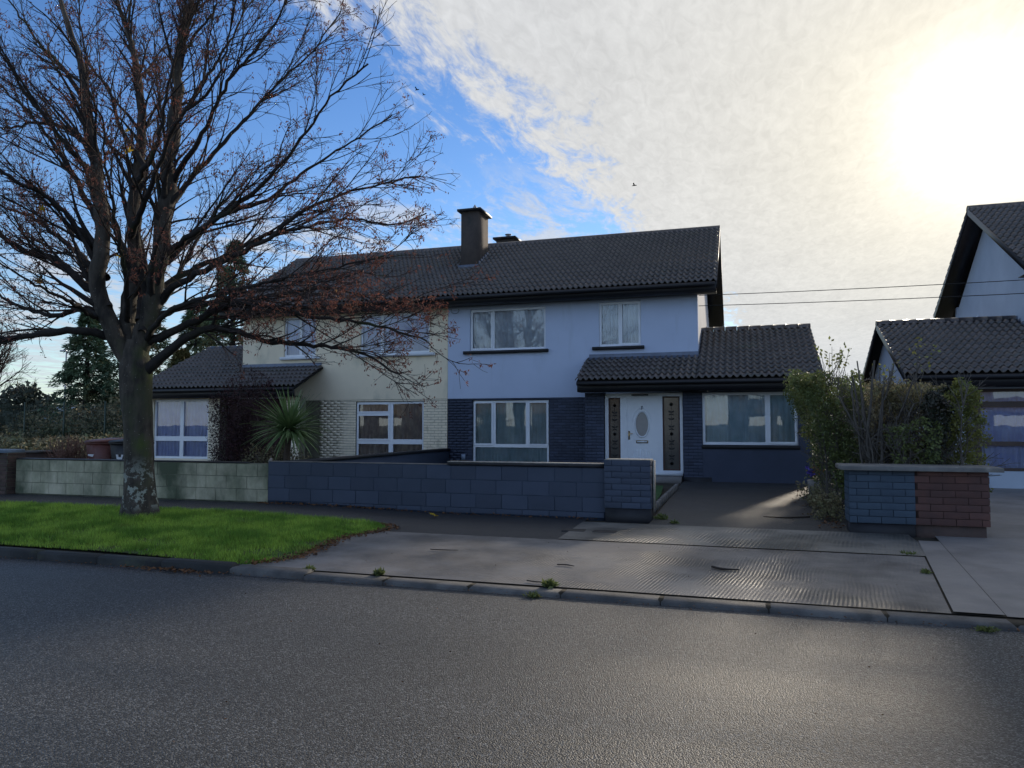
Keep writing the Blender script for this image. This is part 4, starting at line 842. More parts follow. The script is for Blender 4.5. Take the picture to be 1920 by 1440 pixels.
# ------------------------------------------------------------------ the street tree
TS = .95; TC = np.array([-9.36, 9.58])*TS; RX = np.array([math.cos(YAW), math.sin(YAW)]); RY = np.array([-math.sin(YAW), math.cos(YAW)])
def tw(p): return np.array([TC[0]+TS*(p[0]*RX[0]+p[1]*RY[0]), TC[1]+TS*(p[0]*RX[1]+p[1]*RY[1]), 1.6+TS*(p[2]-1.6)])
LIMBS = [
(0.24, 0.02, [(-0.18, -0.0, 2.54), (-0.42, -0.09, 3.06), (-0.62, -0.15, 3.66), (-0.63, -0.21, 4.35), (-0.6, -0.26, 5.04), (-0.71, -0.31, 5.9), (-0.86, -0.36, 6.77), (-0.94, -0.41, 7.45), (-1.21, -0.46, 8.32), (-1.43, -0.5, 9.19)]),
(0.2, 0.02, [(-0.15, 0.0, 2.54), (-0.33, 0.13, 3.35), (-0.32, 0.22, 3.91), (-0.39, 0.31, 4.66), (-0.41, 0.38, 5.23), (-0.42, 0.46, 5.91), (-0.38, 0.53, 6.69), (-0.5, 0.6, 7.68), (-0.76, 0.67, 8.49), (-1.06, 0.74, 9.41), (-1.23, 0.8, 10.35)]),
(0.25, 0.02, [(-0.11, -0.0, 2.54), (0.08, -0.03, 3.24), (0.19, -0.06, 3.86), (0.3, -0.08, 4.47), (0.35, -0.1, 5.09), (0.39, -0.11, 5.8), (0.46, -0.13, 6.6), (0.54, -0.15, 7.49), (0.59, -0.17, 8.12), (0.78, -0.18, 8.84), (0.95, -0.2, 9.75)]),
(0.13, 0.015, [(0.05, -0.0, 2.46), (0.45, -0.17, 2.77), (0.85, -0.3, 2.99), (1.24, -0.42, 3.15), (1.7, -0.52, 3.07), (2.32, -0.62, 2.91), (2.77, -0.72, 2.86), (3.29, -0.82, 2.79), (3.88, -0.91, 2.65), (4.34, -1.0, 2.38)]),
(0.11, 0.012, [(0.1, -0.0, 2.98), (0.68, -0.3, 3.14), (1.24, -0.53, 3.33), (1.77, -0.73, 3.48), (2.33, -0.92, 3.43), (2.95, -1.1, 3.26), (3.55, -1.27, 3.15), (4.21, -1.44, 3.01), (4.85, -1.6, 2.8)]),
(0.09, 0.012, [(0.25, 0.0, 3.42), (0.53, 0.19, 3.59), (1.0, 0.33, 3.67), (1.59, 0.46, 3.77), (2.19, 0.58, 3.9), (2.9, 0.69, 4.0), (3.62, 0.8, 3.83), (4.36, 0.9, 3.85)]),
(0.1, 0.012, [(0.23, -0.0, 3.6), (0.62, -0.23, 3.87), (1.12, -0.4, 4.05), (1.68, -0.55, 4.27), (2.23, -0.69, 4.49), (2.76, -0.82, 4.87), (3.29, -0.95, 5.08), (3.96, -1.08, 5.21), (4.7, -1.2, 5.33)]),
(0.09, 0.012, [(0.25, 0.0, 3.87), (0.54, 0.34, 4.2), (1.06, 0.59, 4.54), (1.72, 0.81, 4.97), (2.41, 1.02, 5.17), (3.14, 1.22, 5.38), (3.88, 1.41, 5.33), (4.45, 1.6, 5.59)]),
(0.09, 0.012, [(0.26, 0.0, 4.22), (0.6, 0.17, 4.67), (1.16, 0.29, 5.2), (1.85, 0.41, 5.47), (2.36, 0.51, 5.92), (2.88, 0.61, 6.34), (3.61, 0.71, 6.86), (3.92, 0.8, 7.14)]),
(0.09, 0.012, [(0.28, -0.0, 4.4), (0.95, -0.43, 4.64), (1.66, -0.75, 4.94), (2.33, -1.03, 5.31), (2.97, -1.3, 5.94), (3.5, -1.56, 6.47), (4.01, -1.8, 6.75)]),
(0.08, 0.01, [(0.32, 0.0, 5.12), (0.48, 0.29, 5.66), (0.87, 0.5, 6.3), (1.44, 0.69, 7.14), (1.94, 0.87, 7.81), (2.45, 1.04, 8.49), (2.89, 1.2, 9.29)]),
(0.08, 0.01, [(0.32, -0.0, 5.57), (0.77, -0.29, 5.91), (1.19, -0.5, 6.44), (1.59, -0.69, 7.05), (2.15, -0.87, 7.56), (2.61, -1.04, 8.15), (2.89, -1.2, 8.55)]),
(0.07, 0.01, [(0.4, 0.0, 6.56), (0.66, 0.2, 7.2), (0.99, 0.34, 7.93), (1.29, 0.48, 8.67), (1.51, 0.6, 9.62)]),
(0.06, 0.01, [(0.45, -0.0, 7.29), (0.7, -0.25, 7.81), (1.21, -0.43, 8.33), (1.51, -0.6, 9.12)]),
(0.12, 0.015, [(-0.56, -0.0, 3.07), (-0.88, -0.28, 3.12), (-1.26, -0.48, 3.05), (-1.88, -0.66, 2.91), (-2.41, -0.84, 2.72), (-3.09, -1.0, 2.79)]),
(0.09, 0.012, [(-0.68, 0.0, 3.42), (-1.22, 0.28, 3.56), (-1.79, 0.48, 3.48), (-2.47, 0.66, 3.66), (-3.26, 0.84, 4.02), (-4.25, 1.0, 4.25)]),
(0.12, 0.012, [(-0.71, -0.0, 3.69), (-0.96, -0.19, 3.96), (-1.31, -0.33, 4.28), (-1.66, -0.46, 4.34), (-2.01, -0.58, 4.6), (-2.61, -0.69, 4.91), (-3.2, -0.8, 5.05)]),
(0.09, 0.012, [(-0.74, 0.0, 4.13), (-1.44, 0.44, 4.6), (-2.12, 0.77, 5.06), (-2.61, 1.06, 5.35), (-3.39, 1.34, 5.66), (-4.5, 1.6, 6.1)]),
(0.1, 0.012, [(-0.75, -0.0, 4.31), (-0.92, -0.44, 4.81), (-1.15, -0.77, 5.14), (-1.46, -1.06, 5.3), (-1.83, -1.34, 5.6), (-2.27, -1.6, 5.82)]),
(0.09, 0.012, [(-0.79, 0.0, 4.94), (-1.22, 0.17, 5.62), (-1.78, 0.29, 6.4), (-2.23, 0.4, 6.92), (-2.88, 0.5, 7.53), (-3.53, 0.6, 7.97)]),
(0.08, 0.01, [(-0.88, -0.0, 5.75), (-1.01, -0.36, 5.97), (-1.29, -0.62, 6.39), (-1.57, -0.86, 6.88), (-1.76, -1.09, 7.36), (-2.03, -1.3, 7.74)]),
(0.08, 0.01, [(-0.95, 0.0, 6.2), (-1.69, 0.43, 6.74), (-2.37, 0.75, 6.97), (-3.14, 1.03, 6.99), (-4.03, 1.3, 7.31)]),
(0.07, 0.01, [(-1.08, 0.0, 7.02), (-1.56, 0.16, 7.65), (-2.02, 0.29, 8.09), (-2.58, 0.4, 8.82), (-3.15, 0.5, 9.56)]),
(0.07, 0.01, [(-0.18, -0.0, 5.66), (0.24, -0.28, 6.09), (0.49, -0.48, 6.71), (0.69, -0.66, 7.32), (0.97, -0.84, 7.84), (1.35, -1.0, 8.43)]),
(0.07, 0.01, [(-0.14, 0.0, 6.02), (-0.72, 0.41, 6.74), (-1.09, 0.72, 7.54), (-1.66, 1.0, 8.27), (-1.99, 1.25, 9.22), (-2.27, 1.5, 10.3)]),
(0.08, 0.01, [(-0.21, -0.0, 4.85), (0.18, -0.45, 5.16), (0.58, -0.79, 5.64), (0.96, -1.09, 6.19), (1.63, -1.37, 6.64), (1.96, -1.64, 7.31), (2.19, -1.9, 7.94)]),
(0.08, 0.01, [(-0.26, -0.0, 3.33), (-0.01, -0.57, 3.76), (0.14, -1.0, 4.25), (0.23, -1.38, 4.71), (0.29, -1.74, 5.22), (0.39, -2.07, 5.78), (0.27, -2.4, 6.37)]),
(0.08, 0.01, [(-0.07, 0.0, 3.51), (-0.32, 0.6, 4.35), (-0.65, 1.04, 5.13), (-0.79, 1.44, 6.04), (-0.81, 1.81, 7.11), (-0.9, 2.16, 8.22), (-1.27, 2.5, 9.6)]),
(0.08, 0.01, [(0.09, 0.0, 3.33), (0.15, 0.77, 4.2), (0.26, 1.35, 5.01), (0.43, 1.86, 5.77), (0.86, 2.34, 6.56), (1.23, 2.8, 7.17)]),
(0.08, 0.01, [(0.02, -0.0, 2.98), (0.65, -0.62, 3.33), (1.42, -1.08, 3.5), (2.13, -1.49, 3.58), (2.94, -1.88, 3.66), (3.77, -2.25, 3.73), (4.4, -2.6, 3.79)]),
(0.07, 0.01, [(-0.66, 0.0, 3.69), (-1.46, 0.79, 4.4), (-2.12, 1.38, 5.22), (-2.88, 1.91, 5.99), (-3.75, 2.4, 6.58)]),
(0.07, 0.01, [(-0.7, -0.0, 3.33), (-0.65, -0.82, 3.46), (-0.75, -1.44, 3.59), (-0.92, -1.99, 3.79), (-1.06, -2.5, 3.88)]),
]
gt_ = np.random.default_rng(11)
tree = thing('maple_tree', (TC[0], TC[1], g1(*TC)), 'large bare maple on the grass verge with reddish dry keys and a mossy lichen-spotted trunk', 'tree')
trunk_pts = [tw((.05, 0, -.02)), tw((.03, 0, .35)), tw((0, 0, .9)), tw((-.03, 0, 1.6)), tw((-.08, 0, 2.2)), tw((-.10, 0, 2.65)), tw((-.12, 0, 3.0))]
P, Rr = resample(trunk_pts, [.31, .23, .205, .205, .225, .24, .14], 40)
S_ = 32; a = np.arange(S_)*2*np.pi/S_
V = []
import mathutils.noise as mno
for k_ in range(40):
    zk = P[k_, 2]; fl = math.exp(-max(zk-.1, 0)*4.5)
    for t in a:
        r = Rr[k_]*(1+fl*.22*math.sin(5*t+.7)+.05*math.sin(3*t+zk*1.1)+.055*mno.noise(Vector((3*math.cos(t), 3*math.sin(t), zk*2.2)))+.035*mno.noise(Vector((9*math.cos(t), 9*math.sin(t), zk*7))))
        V.append((P[k_, 0]+r*math.cos(t), P[k_, 1]+r*math.sin(t), zk))
F = [(k_*S_+i, k_*S_+(i+1) % S_, (k_+1)*S_+(i+1) % S_, (k_+1)*S_+i) for k_ in range(39) for i in range(S_)]
trunk = obj('trunk', V, F, T['bark'], tree, True)
# lichen and moss as raised patches in the bark material
def trunk_paint(m):
    NT = m.node_tree; N = NT.nodes; L = NT.links.new; b = N['Principled BSDF']; src = b.inputs['Base Color'].links[0].from_socket
    g = N.new('ShaderNodeNewGeometry'); s = N.new('ShaderNodeSeparateXYZ'); L(g.outputs['Position'], s.inputs[0])
    v = N.new('ShaderNodeTexNoise'); v.inputs['Scale'].default_value = 9; v.inputs['Detail'].default_value = 5; v.inputs['Roughness'].default_value = .65; L(g.outputs['Position'], v.inputs['Vector'])
    def mm(op, a_, b_):
        n = N.new('ShaderNodeMath'); n.operation = op; n.use_clamp = op == 'MULTIPLY'
        for i, q in ((0, a_), (1, b_)):
            if isinstance(q, (int, float)): n.inputs[i].default_value = q
            else: L(q, n.inputs[i])
        return n.outputs[0]
    lo = mapto(NT, s.outputs[2], .30, .45); hi = mapto(NT, s.outputs[2], 1.15, .75)
    f = mm('MULTIPLY', mm('MULTIPLY', lo, hi), mapto(NT, v.outputs[0], .52, .57))
    x = N.new('ShaderNodeMix'); x.data_type = 'RGBA'; L(mm('MULTIPLY', f, .85), x.inputs[0]); L(src, x.inputs[6]); x.inputs[7].default_value = (.33, .36, .32, 1)
    # moss down the right-hand side
    v2 = N.new('ShaderNodeTexNoise'); v2.inputs['Scale'].default_value = 2.2; v2.inputs['Detail'].default_value = 5; L(g.outputs['Position'], v2.inputs['Vector'])
    nx = N.new('ShaderNodeSeparateXYZ'); L(g.outputs['Normal'], nx.inputs[0])
    q = mm('ADD', mapto(NT, v2.outputs[0], .50, .66), 0.0); q = mm('MULTIPLY', q, mapto(NT, nx.outputs[0], .25, .75))
    x2 = N.new('ShaderNodeMix'); x2.data_type = 'RGBA'; L(mm('MULTIPLY', mm('MULTIPLY', q, mapto(NT, s.outputs[2], .5, 1.3)), mapto(NT, s.outputs[2], 3.3, 2.4)), x2.inputs[0]); L(x.outputs[2], x2.inputs[6]); x2.inputs[7].default_value = (.06, .085, .018, 1)
    v3 = N.new('ShaderNodeTexVoronoi'); v3.inputs['Scale'].default_value = 17; L(g.outputs['Position'], v3.inputs['Vector'])
    x3 = N.new('ShaderNodeMix'); x3.data_type = 'RGBA'; L(mapto(NT, v3.outputs['Distance'], .14, .06), x3.inputs[0]); L(x2.outputs[2], x3.inputs[6]); x3.inputs[7].default_value = (.17, .17, .15, 1)
    L(x3.outputs[2], b.inputs['Base Color'])
trunk_paint(T['bark'])
CEN = tw((0, 0, 4.0))
lim = []
for r0, r1, pts in LIMBS:
    r0 = {.24: .130, .2: .114, .25: .145}.get(r0, r0*.54)
    p = [tw(q) for q in pts]
    if r0 > .11: p = [tw((-.09+(p_off := (pts[0][0]+.12)*.4), 0, 1.95))]+p
    if p[0][2] > 3.05 and r0 < .115:   # root the limb a little way inside whatever carries it
        p = [p[0]+(p[0]-p[1])*.25]+p
    rs = [r0*1.15, r0, r0*.85, r0*.6, r0*.33, r1] if r0 > .11 else [r0*1.25, r0*.92, r0*.7, r0*.48, r0*.3, r1]
    P, Rr = resample(p, rs, 34, .012 if r0 < .11 else .02, gt_); Rr *= 1+gt_.normal(0, .035, 34); lim.append((P, Rr))
for P, Rr in lim:
    V, F = tubes(P[None], Rr[None], 14 if Rr[0] > .12 else 8); obj('limb', V, F, T['bark' if Rr[0] > .125 else 'limb'], tree, True)
LP = np.stack([q[0] for q in lim]); LR = np.stack([q[1] for q in lim])
A1, B1 = grow(LP, LR, 3.5, .8, 1.8, 10, (.35, .95), .16, .10, .16, .5, .005, gt_, 0, CEN, .5)
A2, B2 = grow(A1, B1, 6.6, .3, .85, 7, (.35, .9), .12, .13, .12, .55, .0034, gt_, .15, CEN, .35)
A2b, B2b = grow(LP, LR, 3.0, .3, .9, 7, (.5, 1.1), .3, .13, .1, .3, .0042, gt_, .2, CEN, .3)
A2 = np.concatenate([A2, A2b]); B2 = np.concatenate([B2, B2b])
A3, B3 = grow(A2, B2, 6.5, .10, .34, 4, (.4, 1.0), .2, .16, .08, .6, .0024, gt_, .25)
V, F = merge([tubes(A1, B1, 5)]); obj('branch', V, F, T['limb'], tree, True, kind='stuff')
V, F = merge([tubes(A2, B2, 4), tubes(A3, B3, 3)]); obj('twigs', V, F, T['twig'], tree, kind='stuff')
# hanging bunches of keys at many twig ends, thicker low on the right and patchy elsewhere
tips = np.concatenate([A3[:, -1], A2[:, -1]])
pn = np.array([mno.noise(Vector(p*.75))+.6*mno.noise(Vector(p*2.1)) for p in tips])
u = (tips[:, :2]-TC)@RX
prob = np.clip(.34+.62*pn+.30*sstep(1.0, 4.5, u)*sstep(6.2, 3.2, tips[:, 2])+.05*sstep(7, 3, tips[:, 2]), 0.02, .85)
sel = tips[gt_.random(len(tips)) < prob]
n = 7; cen = np.repeat(sel, n, 0)+gt_.normal(0, .022, (len(sel)*n, 3)); V, F = leaves(cen, .048, .34, gt_, .75)
obj('keys', V, F, T['keys'], tree, kind='stuff')
print('tree', len(A1), len(A2), len(A3), len(sel))
def maple_leaf(size, mat, loc, rot, name, parent=None):
    pts = []
    for k_, (r, w_) in enumerate(((.62, .9), (.85, 0), (1, 0), (.85, 0), (.62, 0))): pass
    lob = [(-2.25, .55), (-1.9, .30), (-1.35, .85), (-.95, .38), (-.55, .80), (-.3, .42), (0, 1.0), (.3, .42), (.55, .80), (.95, .38), (1.35, .85), (1.9, .30), (2.25, .55), (2.8, .16), (3.14, .10), (-2.8, .16)]
    lob.sort(); V = [(0, 0, 0)]+[(size*r*math.sin(t), size*r*math.cos(t), .12*size*math.sin(3*t)) for t, r in lob]
    V += [(-.01*size, 0, 0), (.01*size, 0, 0), (.01*size, -size*.9, -.1*size), (-.01*size, -size*.9, -.1*size)]
    n = len(lob); F = [(0, 1+i, 1+(i+1) % n) for i in range(n)]+[(n+1, n+2, n+3, n+4)]
    M = Matrix.Translation(loc) @ Matrix.Rotation(rot[2], 4, 'Z') @ Matrix.Rotation(rot[0], 4, 'X') @ Matrix.Rotation(rot[1], 4, 'Y')
    return obj(name, [tuple(M @ Vector(v)) for v in V], F, mat, parent)
for q, s, m in (((-.18, -.3, 6.05), .12, 'yleaf'), ((-.22, -.35, 4.32), .12, 'yleaf'), ((-1.42, -.5, 3.86), .12, 'orange'), ((-1.35, -.6, 5.0), .09, 'yleaf'), ((3.4, -1.0, 3.6), .08, 'orange'), ((-.16, -.4, 6.35), .06, 'yleaf')):
    maple_leaf(s, T[m], Vector(tw(q)), (R(80), R(20*q[0]), YAW+q[0]), 'leaf', tree)

# ------------------------------------------------------------------ grass
def blades(x, y, z, h, w_, g):
    n = len(x); th = g.uniform(0, 2*np.pi, n); lean = g.normal(0, .35, (n, 2))*h[:, None]
    dx, dy = np.cos(th)*w_, np.sin(th)*w_
    V = np.stack([np.stack([x-dx, y-dy, z], 1), np.stack([x+dx, y+dy, z], 1), np.stack([x+lean[:, 0], y+lean[:, 1], z+h], 1)], 1)
    return V.reshape(-1, 3), np.arange(3*n).reshape(n, 3)
gg = np.random.default_rng(5); n = 210000
x = -17.5+12.5*gg.random(n)**.85; y = 6.92+3.12*gg.random(n)
lr = np.array([lawn_r(v) for v in y]); keep = x < lr+gg.normal(0, .03, n); x, y = x[keep], y[keep]
nz = np.array([mno.noise(Vector((a_*1.3, b_*1.3, 0)))+.5*mno.noise(Vector((a_*5, b_*5, 3))) for a_, b_ in zip(x[::1], y[::1])])
h = .052+.034*nz+gg.random(len(x))*.045; d = np.hypot(x-TC[0], y-TC[1]); keep = d > .30
h = h+.05*np.exp(-((d-.45)/.25)**2); edge = np.minimum(lr[:len(x)] if False else np.array([lawn_r(v) for v in y])-x, y-6.92); h = np.maximum(h*(.55+.45*sstep(0, .35, edge)), .015)
bare = np.array([mno.noise(Vector((a_*.9+4, b_*1.4, 7)))+.5*mno.noise(Vector((a_*3, b_*3, 1))) for a_, b_ in zip(x, y)]); keep &= gg.random(len(x)) > np.clip((bare-.06)*2.4, 0, .8)
x, y, h = x[keep], y[keep], h[keep]
V, F = blades(x, y, gz(x, y)+.005, h, .0045, gg); obj('grass', V, F, T['grass'], None, kind='stuff')
# leaf litter along the edge of the verge and by the wall
n = 900; yy = 6.95+3.1*gg.random(n); xx = np.array([lawn_r(v) for v in yy])+gg.normal(.03, .07, n)
n2 = 420; x2 = -8.4+6.2*gg.random(n2)**1.6; y2 = 11.47-np.abs(gg.normal(0, .08, n2)); n3 = 160; x3 = -6.0+gg.normal(0, .35, n3); y3 = 6.66-np.abs(gg.normal(0, .06, n3))
n4 = 350; x4 = 1.38-np.abs(gg.normal(0, .18, n4)); y4 = gg.uniform(11.3, 17, n4)
n5 = 420; x5 = gg.uniform(-9, 4, n5); y5 = 6.67-np.abs(gg.normal(0, .05, n5)); n6 = 130; x6 = gg.uniform(-14, -5.2, n6); y6 = gg.uniform(7, 9.9, n6)
n7 = 110; x7 = gg.uniform(-7, 3, n7); y7 = gg.uniform(2.2, 6.4, n7); n8 = 160; x8 = gg.uniform(-5, 1.5, n8); y8 = gg.uniform(7, 11, n8)
px_ = np.r_[xx, x2, x3, x4, x5, x6, x7, x8]; py_ = np.r_[yy, y2, y3, y4, y5, y6, y7, y8]; Pz = np.stack([px_, py_, gz(px_, py_)+.02+gg.random(len(px_))*.015], 1)
dr = gg.normal(size=(len(px_), 3)); dr[:, 2] *= .15
szs = np.full((len(px_), 1), .042); szs[len(xx)+n2+n3+n4:len(xx)+n2+n3+n4+n5] = .018; szs[-(n7+n8):] = .014; V, F = leaves(Pz, szs, .55, gg, 0, dr*3); obj('leaf_litter', V, F, T['deadleaf'], None, kind='stuff')

# weeds at the kerb joints and by the walls
def weed(x, y, n, rad, hh, label, mat='hedge', z=None):
    rad *= .6; g = np.random.default_rng(int(abs(x*1000+y*77))); z = g1(x, y) if z is None else z
    P = np.stack([x+g.normal(0, rad*.5, n), y+g.normal(0, rad*.35, n), np.full(n, z+.005)], 1)
    dd = g.normal(size=(n, 3))*np.array([1, 1, .3])+np.array([0, 0, .9])
    V, F = leaves(P, hh, .35, g, 0, dd); o = obj('weed', V, F, T[mat], None); return tag(o, label, 'weed', 'weeds in the paving joints')
for x, y, n, rd, hh, lb in ((-4.45, 6.92, 60, .05, .06, 'small flat green weed on the kerb nearest the lawn corner'), (-3.62, 6.93, 60, .05, .07, 'bright green weed on the kerb, second from the lawn corner'),
    (-1.80, 6.93, 90, .06, .08, 'leafy weed tuft growing up through the kerb joint midway along the crossing'), (-1.88, 6.66, 90, .09, .05, 'spreading weed patch at the road edge below the leafy kerb tuft'),
      
    (1.80, 6.64, 110, .12, .045, 'low weed patch in the gutter at the foot of the slab edging'), (1.85, 9.62, 80, .12, .05, 'mossy weed on the crossing joint just in front of the boundary pillar'), (1.78, 8.55, 40, .05, .06, 'small weed beside the slab edging'),
    (-1.22, 11.75, 140, .10, .09, 'weeds growing at the foot of the navy gate pillar'), (-1.0, 11.35, 60, .05, .07, 'small round weed on the paving right of the gate pillar')):
    weed(x, y, n, rd, hh, lb)
tag(maple_leaf(.13, T['yleaf'], Vector((-4.74, 10.94, g1(-4.74, 10.94)+.05)), (R(14), R(10), 1.2), 'maple_leaf'), 'large curled yellow maple leaf lying alone on the dark footpath', 'leaf')
g = np.random.default_rng(3)
def stick(pts, r, label):
    P, Rr = resample(pts, [r, r*1.1, r*.5], 9); V, F = tubes(P[None], Rr[None], 6); return tag(obj('stick', V, F, T['wood'], None, True), label, 'stick', 'sticks on the driveway crossing')
zz = lambda x, y: g1(x, y)+.025
stick([(-.33, 8.20, zz(-.3, 8.2)), (-.22, 8.10, zz(-.2, 8.1)), (-.05, 8.12, zz(0, 8.1))], .013, 'curved thick stick on the middle of the ribbed slab')
stick([(-3.65, 8.3, zz(-3.6, 8.3)), (-3.45, 8.31, zz(-3.4, 8.3)), (-3.3, 8.34, zz(-3.3, 8.3))], .006, 'thin straight stick on the dark left part of the slab')
stick([(-1.95, 7.85, zz(-2, 7.8)), (-1.85, 7.87, zz(-1.8, 7.8)), (-1.75, 7.82, zz(-1.7, 7.8))], .007, 'short dark stick left of the slab centre')
stick([(-2.05, 7.02, zz(-2, 7)), (-1.95, 6.99, zz(-1.9, 7)), (-1.85, 7.0, zz(-1.8, 7))], .006, 'short stick beside the leafy kerb weed')
stick([(1.0, 12.5, zz(1, 12.5)), (.6, 12.3, zz(.6, 12.3)), (.3, 12.35, zz(.3, 12.3))], .012, 'long dark twig on the driveway near the brick pillar')
# drain covers
for x in (-2.30, -1.86): 
    V, F = bevbox(x-.16, x+.16, 10.17, 10.37, .08, g1(x, 10.3)+.022, .004)
    o = obj('water_cover', V, F, T['iron'], None); tag(o, ('left' if x < -2 else 'right')+' one of two small dark metal covers set in the footpath', 'cover', 'metal covers in the footpath')
# edging of the small garden lawn by the gate pillar
e = MB()
for i in range(14):
    y0, y1 = 12.0+i*.33, 12.0+(i+1)*.33-.01; f_ = lambda y: -1.50+.02*(y-12)
    e.box(f_(y0), f_(y0)+.06, y0, y1, .1, g1(-1.4, y0)+.11)
tag(e.build('lawn_edging', T['coping']), 'narrow stone edging between the small garden lawn and the driveway', 'edging')

# ------------------------------------------------------------------ hedge on the boundary
def cloud(fn, n, g):
    out = []
    while len(out) < n:
        q = g.random((n*2, 3)); p = fn(q)
        out += list(p[:n-len(out)])
    return np.array(out[:n])
gh = np.random.default_rng(21)
def shell_box(x0, x1, y0, y1, z0, z1, n, g, bulge=.12):
    """points in a lumpy clipped block, denser toward its skin"""
    P = g.random((n, 3)); s = g.integers(0, 5, n); e_ = g.random(n)**2*.28
    P[s == 0, 0] = e_[s == 0]; P[s == 1, 0] = 1-e_[s == 1]; P[s == 2, 1] = e_[s == 2]; P[s == 3, 2] = 1-e_[s == 3]
    Q = np.stack([x0+(x1-x0)*P[:, 0], y0+(y1-y0)*P[:, 1], z0+(z1-z0)*P[:, 2]], 1)
    d = np.array([mno.noise_vector(Vector(p*1.6)) for p in Q])*bulge*2+np.array([mno.noise_vector(Vector(p*4.5)) for p in Q])*bulge
    return Q+d
def hedge_block(name, box, n, mat, label, size=.055, stems=14, core=True, cat='hedge', xtra=None):
    x0, x1, y0, y1, z0, z1 = box; t = thing(name, ((x0+x1)/2, (y0+y1)/2, g1((x0+x1)/2, y0)), label, cat)
    P = shell_box(*box, n, gh)
    if xtra is not None: P = xtra(P)
    V, F = leaves(P, size, .6, gh); obj('foliage', V, F, T[mat], t, kind='stuff')
    S0 = np.stack([gh.uniform(x0+.1, x1-.1, stems), gh.uniform(y0, y1, stems), np.full(stems, .1)], 1); S1 = S0+np.stack([gh.normal(0, .15, stems), gh.normal(0, .15, stems), gh.uniform(.7, 1, stems)*(z1-.1)], 1)
    Pm = np.stack([S0*(1-q)+S1*q+(gh.normal(0, .04, S0.shape) if 0 < q < 1 else 0) for q in np.linspace(0, 1, 6)], 1); Rm = np.tile(np.linspace(.022, .006, 6), (stems, 1))
    Q, B = grow(Pm, Rm, 7, .3, .8, 6, (.4, 1.0), .2, .12, .2, .5, .004, gh); Q2, B2_ = grow(Q, B, 9, .12, .4, 4, (.4, 1), .1, .14, .1, .6, .003, gh)
    V, F = merge([tubes(Pm, Rm, 5), tubes(Q, B, 4), tubes(Q2, B2_, 3)]); obj('stems', V, F, T['stem'], t, kind='stuff')
    return t
def taper(P):   # leans out at the top towards the driveway
    P = P.copy(); k_ = (P[:, 2]-.4)/2.1; P[:, 0] += np.where(P[:, 0] < 1.8, .30-.62*np.clip(k_, 0, 1.1), 0); return P
hedge_block('privet_hedge', (1.25, 2.0, 13.4, 17.2, .45, 2.50), 30000, 'hedge', 'tall green privet hedge leaning over the driveway by the extension window', .05, xtra=taper)
hedge_block('brown_hedge', (1.95, 3.0, 12.3, 16.5, .45, 2.24), 40000, 'hedge2', 'clipped brownish hedge with thin foliage behind the two-coloured boundary pillar', .045, 18)
hedge_block('end_hedge', (2.86, 3.28, 11.95, 12.9, .6, 2.20), 8000, 'hedge3', 'yellow-green end of the hedge nearest the grey house', .05, 8)
hedge_block('dark_shrub', (2.62, 2.86, 11.85, 12.4, .5, 2.18), 2600, 'ivy', 'dark green column of leaves between the brown and yellow-green hedges', .05, 4, cat='shrub')
hedge_block('low_shrub', (2.15, 2.75, 11.75, 12.1, .9, 1.55), 1500, 'hedge', 'low fresh green shoots just above the coping slab', .05, 4, cat='shrub')
# cut bare-stemmed shrub between them
t = thing('cut_shrub', (1.95, 12.6, .15), 'hard-pruned shrub of bare grey sawn stems rising between the green and brown hedges', 'shrub')
n = 22; S0 = np.stack([gh.normal(1.98, .10, n), gh.normal(12.6, .14, n), np.full(n, .1)], 1)
S1 = np.stack([S0[:, 0]+gh.normal(-.02, .30, n), S0[:, 1]+gh.normal(0, .25, n), gh.uniform(1.7, 2.62, n)], 1)
Pm = np.stack([S0+(S1-S0)*np.array([1, 1, 0])*q**1.7+np.array([0, 0, 1])*(S1-S0)[:, 2:]*q+(gh.normal(0, .02, S0.shape) if 0 < q < 1 else 0) for q in np.linspace(0, 1, 9)], 1); Rm = np.linspace(.026, .013, 9)[None]*gh.uniform(.6, 1.2, n)[:, None]
for k_ in range(n):
    V, F = tubes(Pm[k_:k_+1], Rm[k_:k_+1], 6); obj('stem', V, F, T['stem'], t, True)
Q, B = grow(Pm, Rm, 3.5, .15, .5, 6, (.5, 1.2), .2, .2, -.05, .5, .004, gh); Q2, B2_ = grow(Q, B, 8, .1, .3, 4, (.4, 1), .1, .14, .1, .6, .003, gh)
V, F = merge([tubes(Q, B, 4), tubes(Q2, B2_, 3)]); obj('side_twigs', V, F, T['stem'], t, kind='stuff')
V, F = leaves(Q2[gh.random(len(Q2)) < .10][:, -1], .05, .6, gh); obj('leaves', V, F, T['hedge2'], t, kind='stuff')
# sprays of yellow leaves standing above the hedge
def spray(name, x, y, z0, z1, lean, label, n=5, mat='hedge3', lf=90):
    g = np.random.default_rng(int(abs(x*999)+z1*10)); t = thing(name, (x, y, g1(x, y)), label, 'shoot')
    S0 = np.stack([x+g.normal(0, .05, n), y+g.normal(0, .05, n), np.full(n, z0)], 1); S1 = S0+np.stack([lean+g.normal(0, .15, n), g.normal(0, .1, n), (z1-z0)*g.uniform(.7, 1, n)], 1)
    Pm = np.stack([S0*(1-q)+S1*q for q in np.linspace(0, 1, 6)], 1); V, F = tubes(Pm, np.tile(np.linspace(.006, .003, 6), (n, 1)), 4); obj('shoot_stem', V, F, T['stem'], t)
    P = Pm.reshape(-1, 3)[g.integers(n, n*6, lf)]+g.normal(0, .05, (lf, 3)); P = P[P[:, 2] > z0+(z1-z0)*.5]; V, F = leaves(P, .07, .6, g); obj('leaves', V, F, T[mat], t, kind='stuff')
spray('leafy_shoot', 1.50, 13.6, 2.3, 2.95, .1, 'wispy yellowing shoots sticking up from the top of the privet hedge', 9, lf=150)
